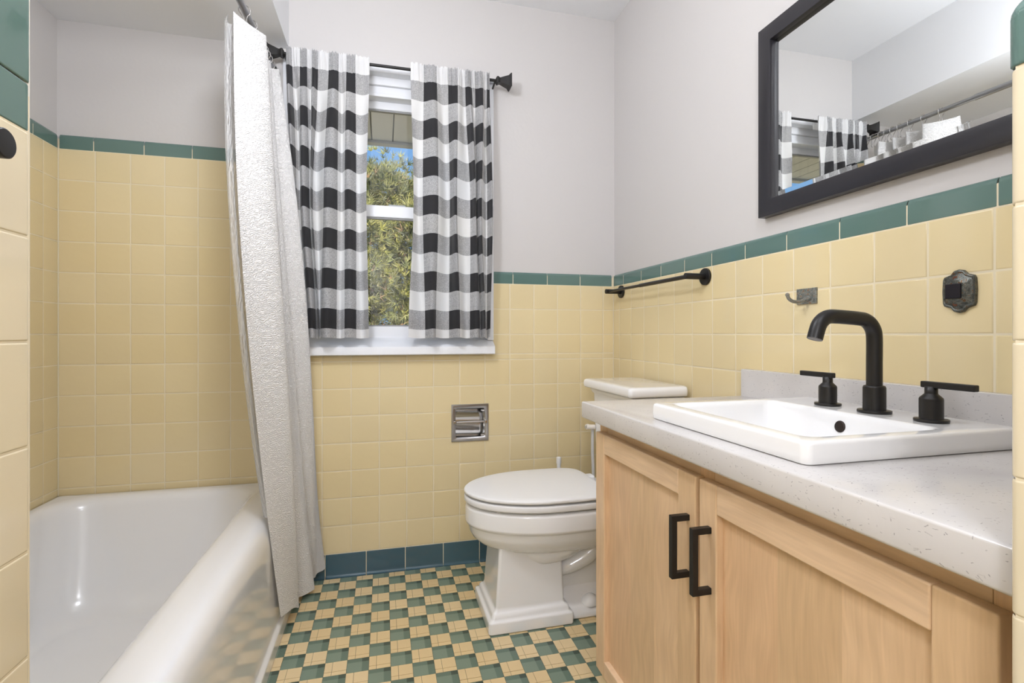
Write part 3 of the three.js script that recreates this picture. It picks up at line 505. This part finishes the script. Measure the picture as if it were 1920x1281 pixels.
// sink
{
  const t = thing('sink', 'white square drop-in sink set into the worktop', 'sink');
  const S = (i, y, r, c = 6) => roundRect(-0.472 + i, -0.066 - i, 1.158 + i, 1.563 - i, r, y, c);
  const B = (x0, x1, z0, z1, r, y) => roundRect(x0, x1, z0, z1, r, y, 6);
  const yT = 0.8262;
  part('basin', loft([S(0.004, CT + 0.0004, 0.010), S(0.001, CT + 0.002, 0.012), S(0.0, CT + 0.012, 0.012), S(0.0005, yT - 0.006, 0.012), S(0.002, yT - 0.002, 0.012), S(0.006, yT, 0.012), B(-0.447, -0.189, 1.181, 1.540, 0.022, yT), B(-0.443, -0.193, 1.185, 1.536, 0.022, yT - 0.001), B(-0.4395, -0.1965, 1.189, 1.5325, 0.022, yT - 0.004), B(-0.437, -0.199, 1.193, 1.529, 0.024, yT - 0.010),
    B(-0.430, -0.207, 1.208, 1.515, 0.03, 0.770), B(-0.422, -0.214, 1.221, 1.503, 0.034, 0.732), B(-0.412, -0.224, 1.234, 1.490, 0.036, 0.716), B(-0.395, -0.24, 1.252, 1.472, 0.036, 0.708), B(-0.35, -0.27, 1.32, 1.41, 0.03, 0.704)], { capEnd: true }), M.china, t);
  part('overflow_cap', toAxis(lathe([[0, 0.0035], [0.009, 0.0035], [0.0108, 0.002], [0.0112, -0.004]], 24), [-1, 0.2, 0]).translate(-0.2015, 0.7995, 1.366), M.bronze, t, 'small round bronze overflow cap');
  part('drain', lathe([[0, 0.003], [0.018, 0.003], [0.022, 0.001], [0.022, -0.002]], 24).translate(-0.31, 0.7055, 1.365), M.black, t, 'black drain');
}
// faucet: spout and two levers
const DECK = 0.8264;
{
  const t = thing('faucet_spout', 'tall matte black bathroom spout bent over the sink', 'faucet', [-0.146, DECK, 1.386]);
  part('base', lathe([[0, 0], [0.0262, 0], [0.0268, 0.001], [0.0268, 0.0042], [0.026, 0.005], [0.0182, 0.005], [0.0180, 0.006], [0.0180, 0.046], [0.0165, 0.0495], [0.0126, 0.0505], [0, 0.0505]], 36), M.black, t);
  const pts = [[0, 0.045, 0], [0, 0.09, 0], [0, 0.138, 0]]; for (let k = 1; k <= 6; k++) { const a = k / 6 * Math.PI / 2; pts.push([-0.034 * (1 - Math.cos(a)), 0.138 + 0.034 * Math.sin(a), 0]); }
  pts.push([-0.06, 0.174, 0], [-0.097, 0.1755, 0]); for (let k = 1; k <= 6; k++) { const a = k / 6 * 1.25; pts.push([-0.097 - 0.032 * Math.sin(a), 0.1755 - 0.032 * (1 - Math.cos(a)), 0]); }
  const last = pts[pts.length - 1]; pts.push([last[0] - 0.006, last[1] - 0.018, 0]);
  part('spout', tube(pts, 0.0128, 90, 28), M.black, t);
  const e = pts[pts.length - 1], d = V(e[0] - last[0], e[1] - last[1], 0).normalize();
  part('aerator', toAxis(lathe([[0, 0.0005], [0.0085, 0.0005], [0.0128, 0], [0.0122, 0.001], [0.009, -0.002], [0, -0.002]], 28), [d.x, d.y, 0]).translate(...e), std({ color: srgb(120, 116, 112), roughness: 0.4, metalness: 0.8 }), t, 'grey spout outlet');
}
for (const [z, s, lab] of [[1.286, -1, 'matte black tap lever left of the spout, nearer the towel bar'], [1.485, 1, 'matte black tap lever right of the spout, below the metal plate']]) {
  const t = thing('tap_lever', lab, 'tap', [-0.146, DECK, z], 'tap levers on the sink');
  part('base', lathe([[0, 0], [0.0232, 0], [0.0238, 0.001], [0.0238, 0.004], [0.023, 0.0048], [0.0165, 0.0048], [0.0163, 0.006], [0.0163, 0.037], [0.0155, 0.0395], [0.0095, 0.0455], [0.009, 0.047], [0.009, 0.058], [0, 0.058]], 32), M.black, t);
  part('lever', rbox(-0.0055, 0.0055, 0.0555, 0.066, Math.min(-0.014 * s, 0.066 * s), Math.max(-0.014 * s, 0.066 * s), 0.0018), M.black, t);
}

// ---------------------------------------------------------------- mirror
{
  const t = thing('wall_mirror', 'rectangular mirror in a flat black frame above the vanity', 'mirror', [0.008, 0, 0]);
  const z0 = 0.940, z1 = 1.802, y0 = 1.290, y1 = 1.803, f = 0.0435, b = 0.0015;
  const s = new THREE.Shape(); s.moveTo(z0 + b, y0 + b); s.lineTo(z1 - b, y0 + b); s.lineTo(z1 - b, y1 - b); s.lineTo(z0 + b, y1 - b); s.closePath(); s.holes.push(holeRect(z0 + f - b, z1 - f + b, y0 + f - b, y1 - f + b));
  const g = new THREE.ExtrudeGeometry(s, { depth: 0.023, bevelEnabled: true, bevelSize: b, bevelThickness: b, bevelSegments: 2 }); g.rotateY(-Math.PI / 2); g.translate(-0.002, 0, 0);
  part('frame', toCreasedNormals(g, 0.4), M.blackFrame, t);
  part('backing', box(-0.010, -0.0005, y0 + 0.01, y1 - 0.01, z0 + 0.01, z1 - 0.01), M.dark, t);
  // glass with a ground edge
  const e = 0.019, R = (i, x) => [[x, y0 + f - 0.003 + i, z0 + f - 0.003 + i], [x, y0 + f - 0.003 + i, z1 - f + 0.003 - i], [x, y1 - f + 0.003 - i, z1 - f + 0.003 - i], [x, y1 - f + 0.003 - i, z0 + f - 0.003 + i]];
  const a = R(0, -0.0112), c = R(e, -0.0128); const pos = [], idx = []; const quad = (p) => { const k = pos.length / 3; p.forEach((q) => pos.push(...q)); idx.push(k, k + 1, k + 2, k, k + 2, k + 3); };
  quad(c); for (let k = 0; k < 4; k++) quad([a[k], a[(k + 1) % 4], c[(k + 1) % 4], c[k]]);
  const mg = new THREE.BufferGeometry(); mg.setAttribute('position', new THREE.Float32BufferAttribute(pos, 3)); mg.setIndex(idx); mg.computeVertexNormals();
  part('mirror_glass', mg, M.mirror, t, 'silvered glass with a slanted ground edge');
}

// ---------------------------------------------------------------- fittings on the walls
{
  const t = thing('towel_bar', 'matte black towel bar on the yellow tiles above the toilet', 'towel bar', [0, 1.158, 0]);
  for (const z of [0.084, 0.6835]) {
    part('rosette', toAxis(lathe([[0, 0.0085], [0.0262, 0.0085], [0.0272, 0.0078], [0.0275, 0.006], [0.0275, 0.0005], [0, 0.0005]], 36), [-1, 0, 0]).translate(0, 0, z), M.black, t);
    part('post', toAxis(lathe([[0, 0.078], [0.0092, 0.078], [0.0102, 0.077], [0.0102, 0.0085], [0, 0.0085]], 28), [-1, 0, 0]).translate(0, 0, z), M.black, t);
  }
  part('bar', merge([cyl(0.0072, [-0.062, 0, 0.36], [-0.062, 0, 0.678], 20), cyl(0.0058, [-0.062, 0, 0.09], [-0.062, 0, 0.365], 20)]), M.black, t);
}
{
  const t = thing('robe_hook', 'round black robe hook on the tiled wall closing the tub alcove', 'hook', [XW, 1.133, 1.594]);
  part('rosette', toAxis(lathe([[0, 0.007], [0.023, 0.007], [0.024, 0.006], [0.024, 0.0005], [0, 0.0005]], 32), [1, 0, 0]), M.black, t);
  part('post', toAxis(lathe([[0, 0.048], [0.0115, 0.048], [0.0128, 0.0468], [0.0128, 0.030], [0.0115, 0.0285], [0.008, 0.028], [0.008, 0.006], [0, 0.006]], 32), [1, 0, 0]), M.black, t);
}
{
  const t = thing('old_hook', 'tarnished chrome hook on a square plate behind the spout', 'hook', [-0.0003, 1.0645, 1.0885]);
  const s = shapeRect(-0.029, 0.029, -0.0185, 0.0185), g = new THREE.ExtrudeGeometry(s, { depth: 0.003, bevelEnabled: true, bevelSize: 0.001, bevelThickness: 0.0012, bevelSegments: 2 }); g.rotateY(-Math.PI / 2); g.translate(0, 0, 0);
  part('plate', metreUV(g, 9), M.aged, t);
  part('arm', tube([[-0.002, -0.007, 0.004], [-0.012, -0.010, 0.003], [-0.026, -0.014, -0.001], [-0.040, -0.013, -0.004], [-0.049, -0.006, -0.007], [-0.052, 0.002, -0.008]], 0.0042, 40, 12), M.aged, t);
  part('arm_tip', new THREE.SphereGeometry(0.0050, 14, 10).translate(-0.0522, 0.003, -0.008), M.aged, t);
  part('boss', new THREE.SphereGeometry(0.0085, 16, 12).scale(0.7, 0.8, 1.3).translate(-0.005, -0.006, 0.004), M.aged, t);
}
{
  const t = thing('holder_plate', 'tarnished scalloped metal holder plate right of the spout', 'holder', [-0.0003, 1.0485, 1.4305]);
  const outline = (k) => { const pts = [[-0.0265, -0.022], [-0.0245, -0.027], [-0.013, -0.031], [-0.008, -0.0375], [0, -0.0395], [0.008, -0.0375], [0.013, -0.031], [0.0245, -0.027], [0.0265, -0.022], [0.0275, 0], [0.0265, 0.022], [0.0245, 0.027], [0.013, 0.031], [0.008, 0.0375], [0, 0.0395], [-0.008, 0.0375], [-0.013, 0.031], [-0.0245, 0.027], [-0.0265, 0.022], [-0.0275, 0]]; return pts.map(([z, y]) => [z * k, y * k]); };
  const ringAt = (k, x) => outline(k).map(([z, y]) => [x, y, z]);
  part('plate', metreUV(loft([ringAt(1, 0), ringAt(1, -0.004), ringAt(0.97, -0.0062), ringAt(0.9, -0.0068), ringAt(0.86, -0.0056), ringAt(0.84, -0.0056), ringAt(0.55, -0.011), ringAt(0.5, -0.0115)], { capEnd: true }), 9), M.agedDark, t);
  part('socket', merge([rbox(-0.0145, -0.006, -0.0135, 0.0135, -0.017, 0.009, 0.0015), rbox(-0.0152, -0.010, -0.0115, -0.0095, -0.0165, 0.0085, 0.0005)]), std({ color: srgb(44, 42, 50), roughness: 0.28, metalness: 0.6 }), t, 'dark empty socket block');
  for (const y of [0.023, -0.023]) part('screw', toAxis(lathe([[0, 0.0012], [0.0035, 0.0016], [0.0045, 0.0008], [0.0048, 0]], 16), [-1, 0, 0]).translate(-0.0085, y, -0.003), std({ color: srgb(104, 66, 48), roughness: 0.6, metalness: 0.5 }), t, 'rusty screw');
}
// recessed paper holder
{
  const t = thing('paper_holder', 'recessed chrome toilet paper holder under the window', 'paper holder', [0, 0, 0]);
  const s = shapeRect(-0.7425, -0.586, 0.5178, 0.6722), hz = 0.0155; const rp = new THREE.Path(), a = -0.7425 + hz, b = -0.586 - hz, c = 0.5178 + hz, d = 0.6722 - hz, r = 0.008;
  rp.moveTo(a + r, c); rp.quadraticCurveTo(a, c, a, c + r); rp.lineTo(a, d - r); rp.quadraticCurveTo(a, d, a + r, d); rp.lineTo(b - r, d); rp.quadraticCurveTo(b, d, b, d - r); rp.lineTo(b, c + r); rp.quadraticCurveTo(b, c, b - r, c); rp.closePath(); s.holes.push(rp);
  const g = new THREE.ExtrudeGeometry(s, { depth: 0.0035, bevelEnabled: true, bevelSize: 0.0012, bevelThickness: 0.0015, bevelSegments: 2, curveSegments: 6 }); g.translate(0, 0, 0.0015);
  part('frame', toCreasedNormals(g, 0.5), M.steel, t);
  const ym = (c + d) / 2, ry = (d - c) / 2 + 0.006, prof = range(0, 16, 1).map((k) => { const an = Math.PI / 2 + k / 16 * Math.PI; return [ym + ry * Math.sin(an), 0.003 + 0.052 * Math.cos(an)]; });
  const x0 = HOLD.x0 + 0.003, x1 = HOLD.x1 - 0.003;
  part('recess', loft([prof.map(([y, z]) => [x0, y, z]), prof.map(([y, z]) => [x1, y, z])], { closed: false }), M.chrome, t);
  for (const x of [x0, x1]) part('recess_side', new THREE.ShapeGeometry(new THREE.Shape(prof.map(([y, z]) => new THREE.Vector2(z, y)))).rotateY(-Math.PI / 2).translate(x, 0, 0), M.chrome, t);
  part('roller', merge([cyl(0.0055, [a + 0.004, ym + 0.003, 0.008], [b - 0.004, ym + 0.003, 0.008], 20), cyl(0.0068, [a + 0.012, ym + 0.003, 0.008], [b - 0.028, ym + 0.003, 0.008], 20)]), M.chrome, t);
  for (const x of [a - 0.006, b + 0.002]) part('bracket', rbox(x - 0.004, x + 0.008, ym - 0.004, ym + 0.011, 0.002, 0.015, 0.003), M.chrome, t);
}

// ---------------------------------------------------------------- window curtains on their rod
{
  const t = thing('curtain_rod', 'black curtain rod with flared finials over the window', 'curtain rod', [0, 2.032, 0.062]);
  part('rod', cyl(0.0058, [-1.386, 0, 0], [-0.562, 0, 0], 16), M.black, t);
  for (const [x, s] of [[-1.384, -1], [-0.566, 1]]) {
    part('finial', toAxis(toCreasedNormals(lathe([[0, 0], [0.009, 0], [0.0155, 0.004], [0.0165, 0.009], [0.0135, 0.014], [0.0125, 0.018], [0.016, 0.028], [0.020, 0.040], [0.024, 0.052], [0.0325, 0.060], [0.0325, 0.064], [0.018, 0.067], [0, 0.068]].map(([r, y]) => [r * 1.18, y]), 4).rotateY(Math.PI / 4), 0.6), [s, 0, 0]).translate(x, 0, 0), M.black, t);
    part('bracket', merge([cyl(0.004, [x - s * 0.002, -0.004, 0.0], [x - s * 0.002, -0.012, -0.068], 10), rbox(x - s * 0.002 - 0.008, x - s * 0.002 + 0.008, -0.035, 0.015, -0.0685, -0.066, 0.001)]), M.black, t);
  }
}
const thN = noise2(512, 512, 71);
const CHECK = 0.1525;
const checkTex = texture(512, 512, (u, v, x, y) => {
  const col = u < 0.5 ? 1 : 0, row = v < 0.5 ? 1 : 0, n = thN(x, y * 0.25) * 0.5 + thN(x * 0.25 + 200, y) * 0.5; let k;   // 1 is black yarn
  if (col + row === 2) k = 0.93 + 0.07 * n; else if (col + row === 0) k = 0.03 * n; else { k = ((x >> 1) + (y >> 1)) % 2 ? 0.16 : 0.44; k += (n - 0.5) * 1.3; }
  k = Math.max(0, Math.min(1, k)); const a = [250, 249, 248], b = [30, 29, 32]; return [0, 1, 2].map((i) => lerp(a[i], b[i], k));
});
M.check = std({ map: checkTex, roughness: 0.95, transmission: 0.34, thickness: 0, side: THREE.DoubleSide });
const ROW0 = 0.9905;
// stripes: edges of the alternating columns of the check, as x at the top, the middle and the hem
function checkCurtain(label, top, mid, low, firstBlack, phase, yTop, yLow) {
  const t = thing('window_curtain', label, 'curtain', [0, 0, 0], 'checked window curtains');
  const n = top.length - 1, per = 14, U = n * per, Vn = 70, half = CHECK / 2;
  const xAt = (e, s) => { const k = Math.min(n - 1, Math.floor(s)), f = s - k; return lerp(e[k], e[k + 1], f); };
  const build = (s0, s1, y0, y1, dz, nu, nv) => {
    const pos = [], uv = [], idx = [];
    for (let j = 0; j <= nv; j++) for (let i = 0; i <= nu; i++) {
      const s = lerp(s0, s1, i / nu), y = lerp(y0, y1, j / nv), h = (yTop - y) / (yTop - yLow);
      const a = h < 0.5 ? lerp(xAt(top, s), xAt(mid, s), smooth(Math.min(1, h * 2))) : lerp(xAt(mid, s), xAt(low, s), smooth(h * 2 - 1));
      let x = 0; { const w = 0.22; const f = (q) => { q = Math.max(0, Math.min(n, q)); return h < 0.5 ? lerp(xAt(top, q), xAt(mid, q), smooth(Math.min(1, h * 2))) : lerp(xAt(mid, q), xAt(low, q), smooth(h * 2 - 1)); }; x = s < w || s > n - w ? a : (f(s - w) + 2 * f(s) + f(s + w)) / 4; }
      const head = Math.max(0, Math.min(1, 1 - (yTop - 0.05 - y) / 0.05)), amp = lerp(0.0012, 0.021, smooth(Math.min(1, Math.max(0, h - 0.03) * 5)));
      let z = 0.0785 + amp * Math.sin(s * Math.PI + phase) + 0.35 * amp * Math.sin(s * Math.PI * 0.57 + 1.3 + phase * 2) + 0.004 * Math.sin(s * 5.1 + y * 6.0);
      z += head * 0.0032 * Math.sin(s * 23 + Math.sin(s * 7) * 2 + y * 20) + head * 0.0016 * Math.sin(s * 41 + y * 55);
      const yy = y + (j === nv && y1 === yTop ? 0.003 * Math.sin(s * 19) + 0.002 * Math.sin(s * 43) : 0) + 0.008 * Math.sin(s * Math.PI + phase) * Math.min(1, h * 3) * 0.3;
      pos.push(x, yy, z + dz); uv.push((s * half + (firstBlack ? 0 : half)) / CHECK, (y - ROW0) / CHECK);
    }
    for (let j = 0; j < nv; j++) for (let i = 0; i < nu; i++) { const a = j * (nu + 1) + i; idx.push(a, a + 1, a + nu + 2, a, a + nu + 2, a + nu + 1); }
    const g = new THREE.BufferGeometry(); g.setAttribute('position', new THREE.Float32BufferAttribute(pos, 3)); g.setAttribute('uv', new THREE.Float32BufferAttribute(uv, 2)); g.setIndex(idx); g.computeVertexNormals(); return g;
  };
  part('fabric', build(0, n, yLow, yTop, 0, U, 110), M.check, t);
  part('rod_pocket', build(0, n, yTop - 0.052, yTop, -0.035, U, 8), M.check, t);
  part('bottom_hem', build(0, n, yLow, yLow + 0.075, -0.003, U, 8), M.check, t);
  part('side_hem', build(0, 0.22, yLow, yTop, -0.003, 4, 60), M.check, t);
  part('side_hem', build(n - 0.3, n, yLow, yTop, -0.003, 4, 60), M.check, t);
}
checkCurtain('checked curtain half beside the shower curtain', [-1.3757, -1.3553, -1.3266, -1.3007, -1.2831, -1.2622, -1.2233, -1.1872, -1.1593, -1.1269, -1.0735], [-1.3573, -1.3399, -1.3245, -1.2924, -1.2883, -1.2852, -1.2412, -1.1904, -1.1668, -1.1237, -1.0845], [-1.3121, -1.3018, -1.2976, -1.2674, -1.2612, -1.2591, -1.2559, -1.1936, -1.1668, -1.1237, -1.0757], true, 0.4, 2.052, 0.956);
checkCurtain('checked curtain half beside the bare white wall', [-0.9156, -0.8639, -0.8115, -0.7667, -0.7275, -0.6975, -0.6685, -0.6563, -0.6221, -0.6074, -0.5963], [-0.9053, -0.8696, -0.8068, -0.7549, -0.7346, -0.6721, -0.6527, -0.6490, -0.6319, -0.6012, -0.5827], [-0.9247, -0.8558, -0.8185, -0.7596, -0.7215, -0.6757, -0.6344, -0.6283, -0.6160, -0.6037, -0.5938], false, 2.4, 2.052, 0.956);

// ---------------------------------------------------------------- shower rod, rings, curtain and liner
const rodX = (z) => -1.43 - 0.03 * z, RODY = 1.985;
{
  const t = thing('shower_rod', 'grey steel shower rod running above the tub edge', 'rod');
  part('outer_tube', cyl(0.0128, [rodX(0.52), RODY, 0.52], [rodX(ZW), RODY, ZW - 0.002], 24), M.steel, t);
  part('inner_tube', cyl(0.0105, [rodX(0), RODY, 0.004], [rodX(0.53), RODY, 0.53], 24), M.steel, t);
  part('end_cap', cyl(0.019, [rodX(0), RODY, 0.0005 - 0.008], [rodX(0), RODY, 0.028], 24, 0.014), M.dark, t); part('end_cap', cyl(0.014, [rodX(ZW), RODY, ZW - 0.035], [rodX(ZW), RODY, ZW + 0.004], 24, 0.02), M.dark, t);
}
const topPath = [[-1.455, 0.455], [-1.388, 0.345], [-1.447, 0.305], [-1.400, 0.26], [-1.450, 0.225], [-1.405, 0.19], [-1.452, 0.16], [-1.389, 0.132], [-1.445, 0.06]];
const midPath = [[-1.402, 0.515], [-1.330, 0.37], [-1.375, 0.33], [-1.345, 0.29], [-1.375, 0.26], [-1.335, 0.225], [-1.36, 0.19], [-1.290, 0.14], [-1.33, 0.128]];
const lowPath = [[-1.328, 0.40], [-1.302, 0.27], [-1.326, 0.235], [-1.312, 0.21], [-1.325, 0.185], [-1.265, 0.13], [-1.300, 0.09], [-1.272, 0.05], [-1.236, 0.036]];
function hanging(tp, mp, lp, yTop, yLow, nu, nv, wobble, hemRise) {
  const curve = (p) => new THREE.CatmullRomCurve3(p.map(([x, z]) => V(x, 0, z)), false, 'catmullrom', 0.4), A = curve(tp), M1 = curve(mp), B = curve(lp), pos = [], uv = [], idx = [];
  for (let j = 0; j <= nv; j++) for (let i = 0; i <= nu; i++) {
    const s = i / nu, a = A.getPoint(s), m = M1.getPoint(s), b = B.getPoint(s), low = yLow + (hemRise ? hemRise(s) : 0), y = lerp(yTop, low, j / nv), w = (yTop - y) / (yTop - yLow);
    const la = 2 * (w - 0.5) * (w - 1), lm = 4 * w * (1 - w), lb = 2 * w * (w - 0.5), soft = wobble * Math.min(1, w * 4);
    pos.push(la * a.x + lm * m.x + lb * b.x + soft * Math.sin(y * 3 + s * 47), y + (j === 0 ? -0.006 * Math.abs(Math.sin(s * Math.PI * 8)) : 0), la * a.z + lm * m.z + lb * b.z + soft * Math.sin(y * 2.4 + s * 61)); uv.push(s * 1.35, y);
  }
  for (let j = 0; j < nv; j++) for (let i = 0; i < nu; i++) { const a = j * (nu + 1) + i; idx.push(a, a + 1, a + nu + 2, a, a + nu + 2, a + nu + 1); }
  const g = new THREE.BufferGeometry(); g.setAttribute('position', new THREE.Float32BufferAttribute(pos, 3)); g.setAttribute('uv', new THREE.Float32BufferAttribute(uv, 2)); g.setIndex(idx); g.computeVertexNormals(); return g;
}
const weaveN = noise2(64, 64, 81), weaveM = noise2(20, 20, 82);
const weaveTex = texture(512, 512, (u, v) => { const a = v * 26 + (weaveM(u * 20, v * 20) - 0.5) * 2.2; const r = 0.5 + 0.5 * Math.sin(a * 2 * Math.PI); const b = 0.5 + 0.5 * Math.sin((u * 22 + (weaveM(u * 20 + 7, v * 20 + 3) - 0.5) * 2.4) * 2 * Math.PI); return 0.25 + 0.5 * r * (0.45 + 0.55 * b) + 0.2 * weaveN(u * 64, v * 64); }, false);
weaveTex.repeat.set(6.5, 6.5);
M.cotton = std({ color: srgb(241, 239, 237), roughness: 0.95, transmission: 0.12, thickness: 0, bumpMap: weaveTex, bumpScale: 0.0036, side: THREE.DoubleSide });
const crinkN = noise2(24, 48, 85), crinkM = noise2(64, 128, 86);
const crinkTex = texture(256, 256, (u, v) => crinkN(u * 24, v * 48) * 0.7 + crinkM(u * 64, v * 128) * 0.3, false); crinkTex.repeat.set(3, 1.5);
M.liner = std({ color: srgb(246, 246, 246), roughness: 0.2, transmission: 0.62, thickness: 0, ior: 1.45, bumpMap: crinkTex, bumpScale: 0.006, side: THREE.DoubleSide });
{
  const t = thing('shower_curtain', 'white waffle-weave shower curtain gathered beside the window', 'shower curtain');
  part('cloth', hanging(topPath, midPath, lowPath, 1.936, 0.03, 220, 90, 0.003, (s) => (s > 0.86 ? 0.03 * (s - 0.86) / 0.14 : 0) + (s < 0.16 ? 0.052 * smooth(1 - s / 0.16) : 0.006 * Math.sin(s * 9))), M.cotton, t);
  const l = thing('shower_liner', 'clear plastic shower liner behind the white shower curtain', 'shower liner');
  part('sheet', hanging([[-1.458, 0.495], [-1.474, 0.47], [-1.462, 0.44], [-1.478, 0.40], [-1.466, 0.33], [-1.478, 0.25], [-1.466, 0.17], [-1.474, 0.10], [-1.462, 0.05]],
    [[-1.424, 0.560], [-1.436, 0.53], [-1.428, 0.50], [-1.44, 0.46], [-1.425, 0.42], [-1.436, 0.36], [-1.42, 0.28], [-1.436, 0.20], [-1.42, 0.12]], [[-1.362, 0.455], [-1.374, 0.44], [-1.366, 0.425], [-1.376, 0.40], [-1.366, 0.37], [-1.376, 0.32], [-1.364, 0.27], [-1.376, 0.2], [-1.364, 0.14]], 1.905, 0.412, 120, 60, 0.003), M.liner, l);
}
for (const [k, z] of [0.03, 0.066, 0.105, 0.135, 0.165, 0.2, 0.25, 0.31, 0.385].entries()) {
  const t = thing('curtain_ring', ['steel curtain ring at the far end of the shower rod', 'second steel curtain ring from the window wall', 'third steel curtain ring from the window wall', 'fourth steel curtain ring from the window wall', 'fifth steel curtain ring from the window wall', 'sixth steel curtain ring from the window wall', 'seventh steel curtain ring from the window wall', 'second nearest steel curtain ring on the shower rod', 'nearest steel curtain ring on the shower rod'][k], 'curtain ring', [rodX(z), RODY, z], 'rings on the shower rod');
  const pts = range(0, 13, 1).map((i) => { const a = -0.35 * Math.PI + i / 13 * 1.62 * Math.PI; return [0.0165 * Math.cos(a), 0.0165 * Math.sin(a) - 0.002, 0.004 * Math.sin(a * 0.5)]; });
  part('loop', tube([[0.003, -0.052, 0], [0.010, -0.046, 0], [0.006, -0.036, 0], ...pts, [-0.004, -0.034, 0.002], [-0.008, -0.046, 0.002]], 0.0016, 60, 8), M.chrome, t);
  part('bead', new THREE.SphereGeometry(0.0042, 12, 8).translate(-0.008, -0.047, 0.002), M.chrome, t);
}

// ---------------------------------------------------------------- added fill globes, unseen, placed only to even out the room light
for (const [x, y, z, I, lab] of [[-1.22, 1.9, 1.12, FILL_ROOM, 'added unseen fill globe near the tub edge'], [-0.68, 2.1, 1.97, FILL_WING, 'added unseen fill globe by the wing walls'], [-1.268, 1.5, 2.7, FILL_ENTRY, 'added unseen fill globe on the entry wall']]) {
  const t = thing('added_fill_globe', lab, 'lamp', [x, y, z], 'added fill globes'), wall = I === FILL_ENTRY;
  if (wall) { part('wall_plate', toAxis(lathe([[0, 0.001], [0.05, 0.001], [0.05, 0.008], [0.03, 0.014], [0, 0.014]], 32), [1, 0, 0]).translate(XW - 0.008 - x, -0.12, 0), M.steel, t); part('arm', tube([[XW - x, -0.12, 0], [-0.06, -0.125, 0], [-0.01, -0.12, 0], [0, -0.08, 0]], 0.006, 24, 10), M.steel, t); }
  else { part('canopy', lathe([[0, CEIL - y - 0.001], [0.06, CEIL - y - 0.001], [0.06, CEIL - y - 0.014], [0.03, CEIL - y - 0.024], [0, CEIL - y - 0.024]], 32), M.steel, t); part('stem', cyl(0.006, [0, 0.075, 0], [0, CEIL - y - 0.02, 0], 12), M.steel, t); }
  part('fill_globe_shell', new THREE.SphereGeometry(0.085, 32, 20), std({ color: srgb(250, 250, 250), emissive: FILL_COLOR, emissiveIntensity: 4, roughness: 0.4 }), t);
  const L = new THREE.PointLight(FILL_COLOR, I, 0, 2); L.shadow.radius = 4.1; L.castShadow = true; t.add(L);
}
sun.castShadow = true;
scene.traverse((o) => { if (o.isMesh) { o.castShadow = true; o.receiveShadow = true; } });
renderer.render(scene, camera);
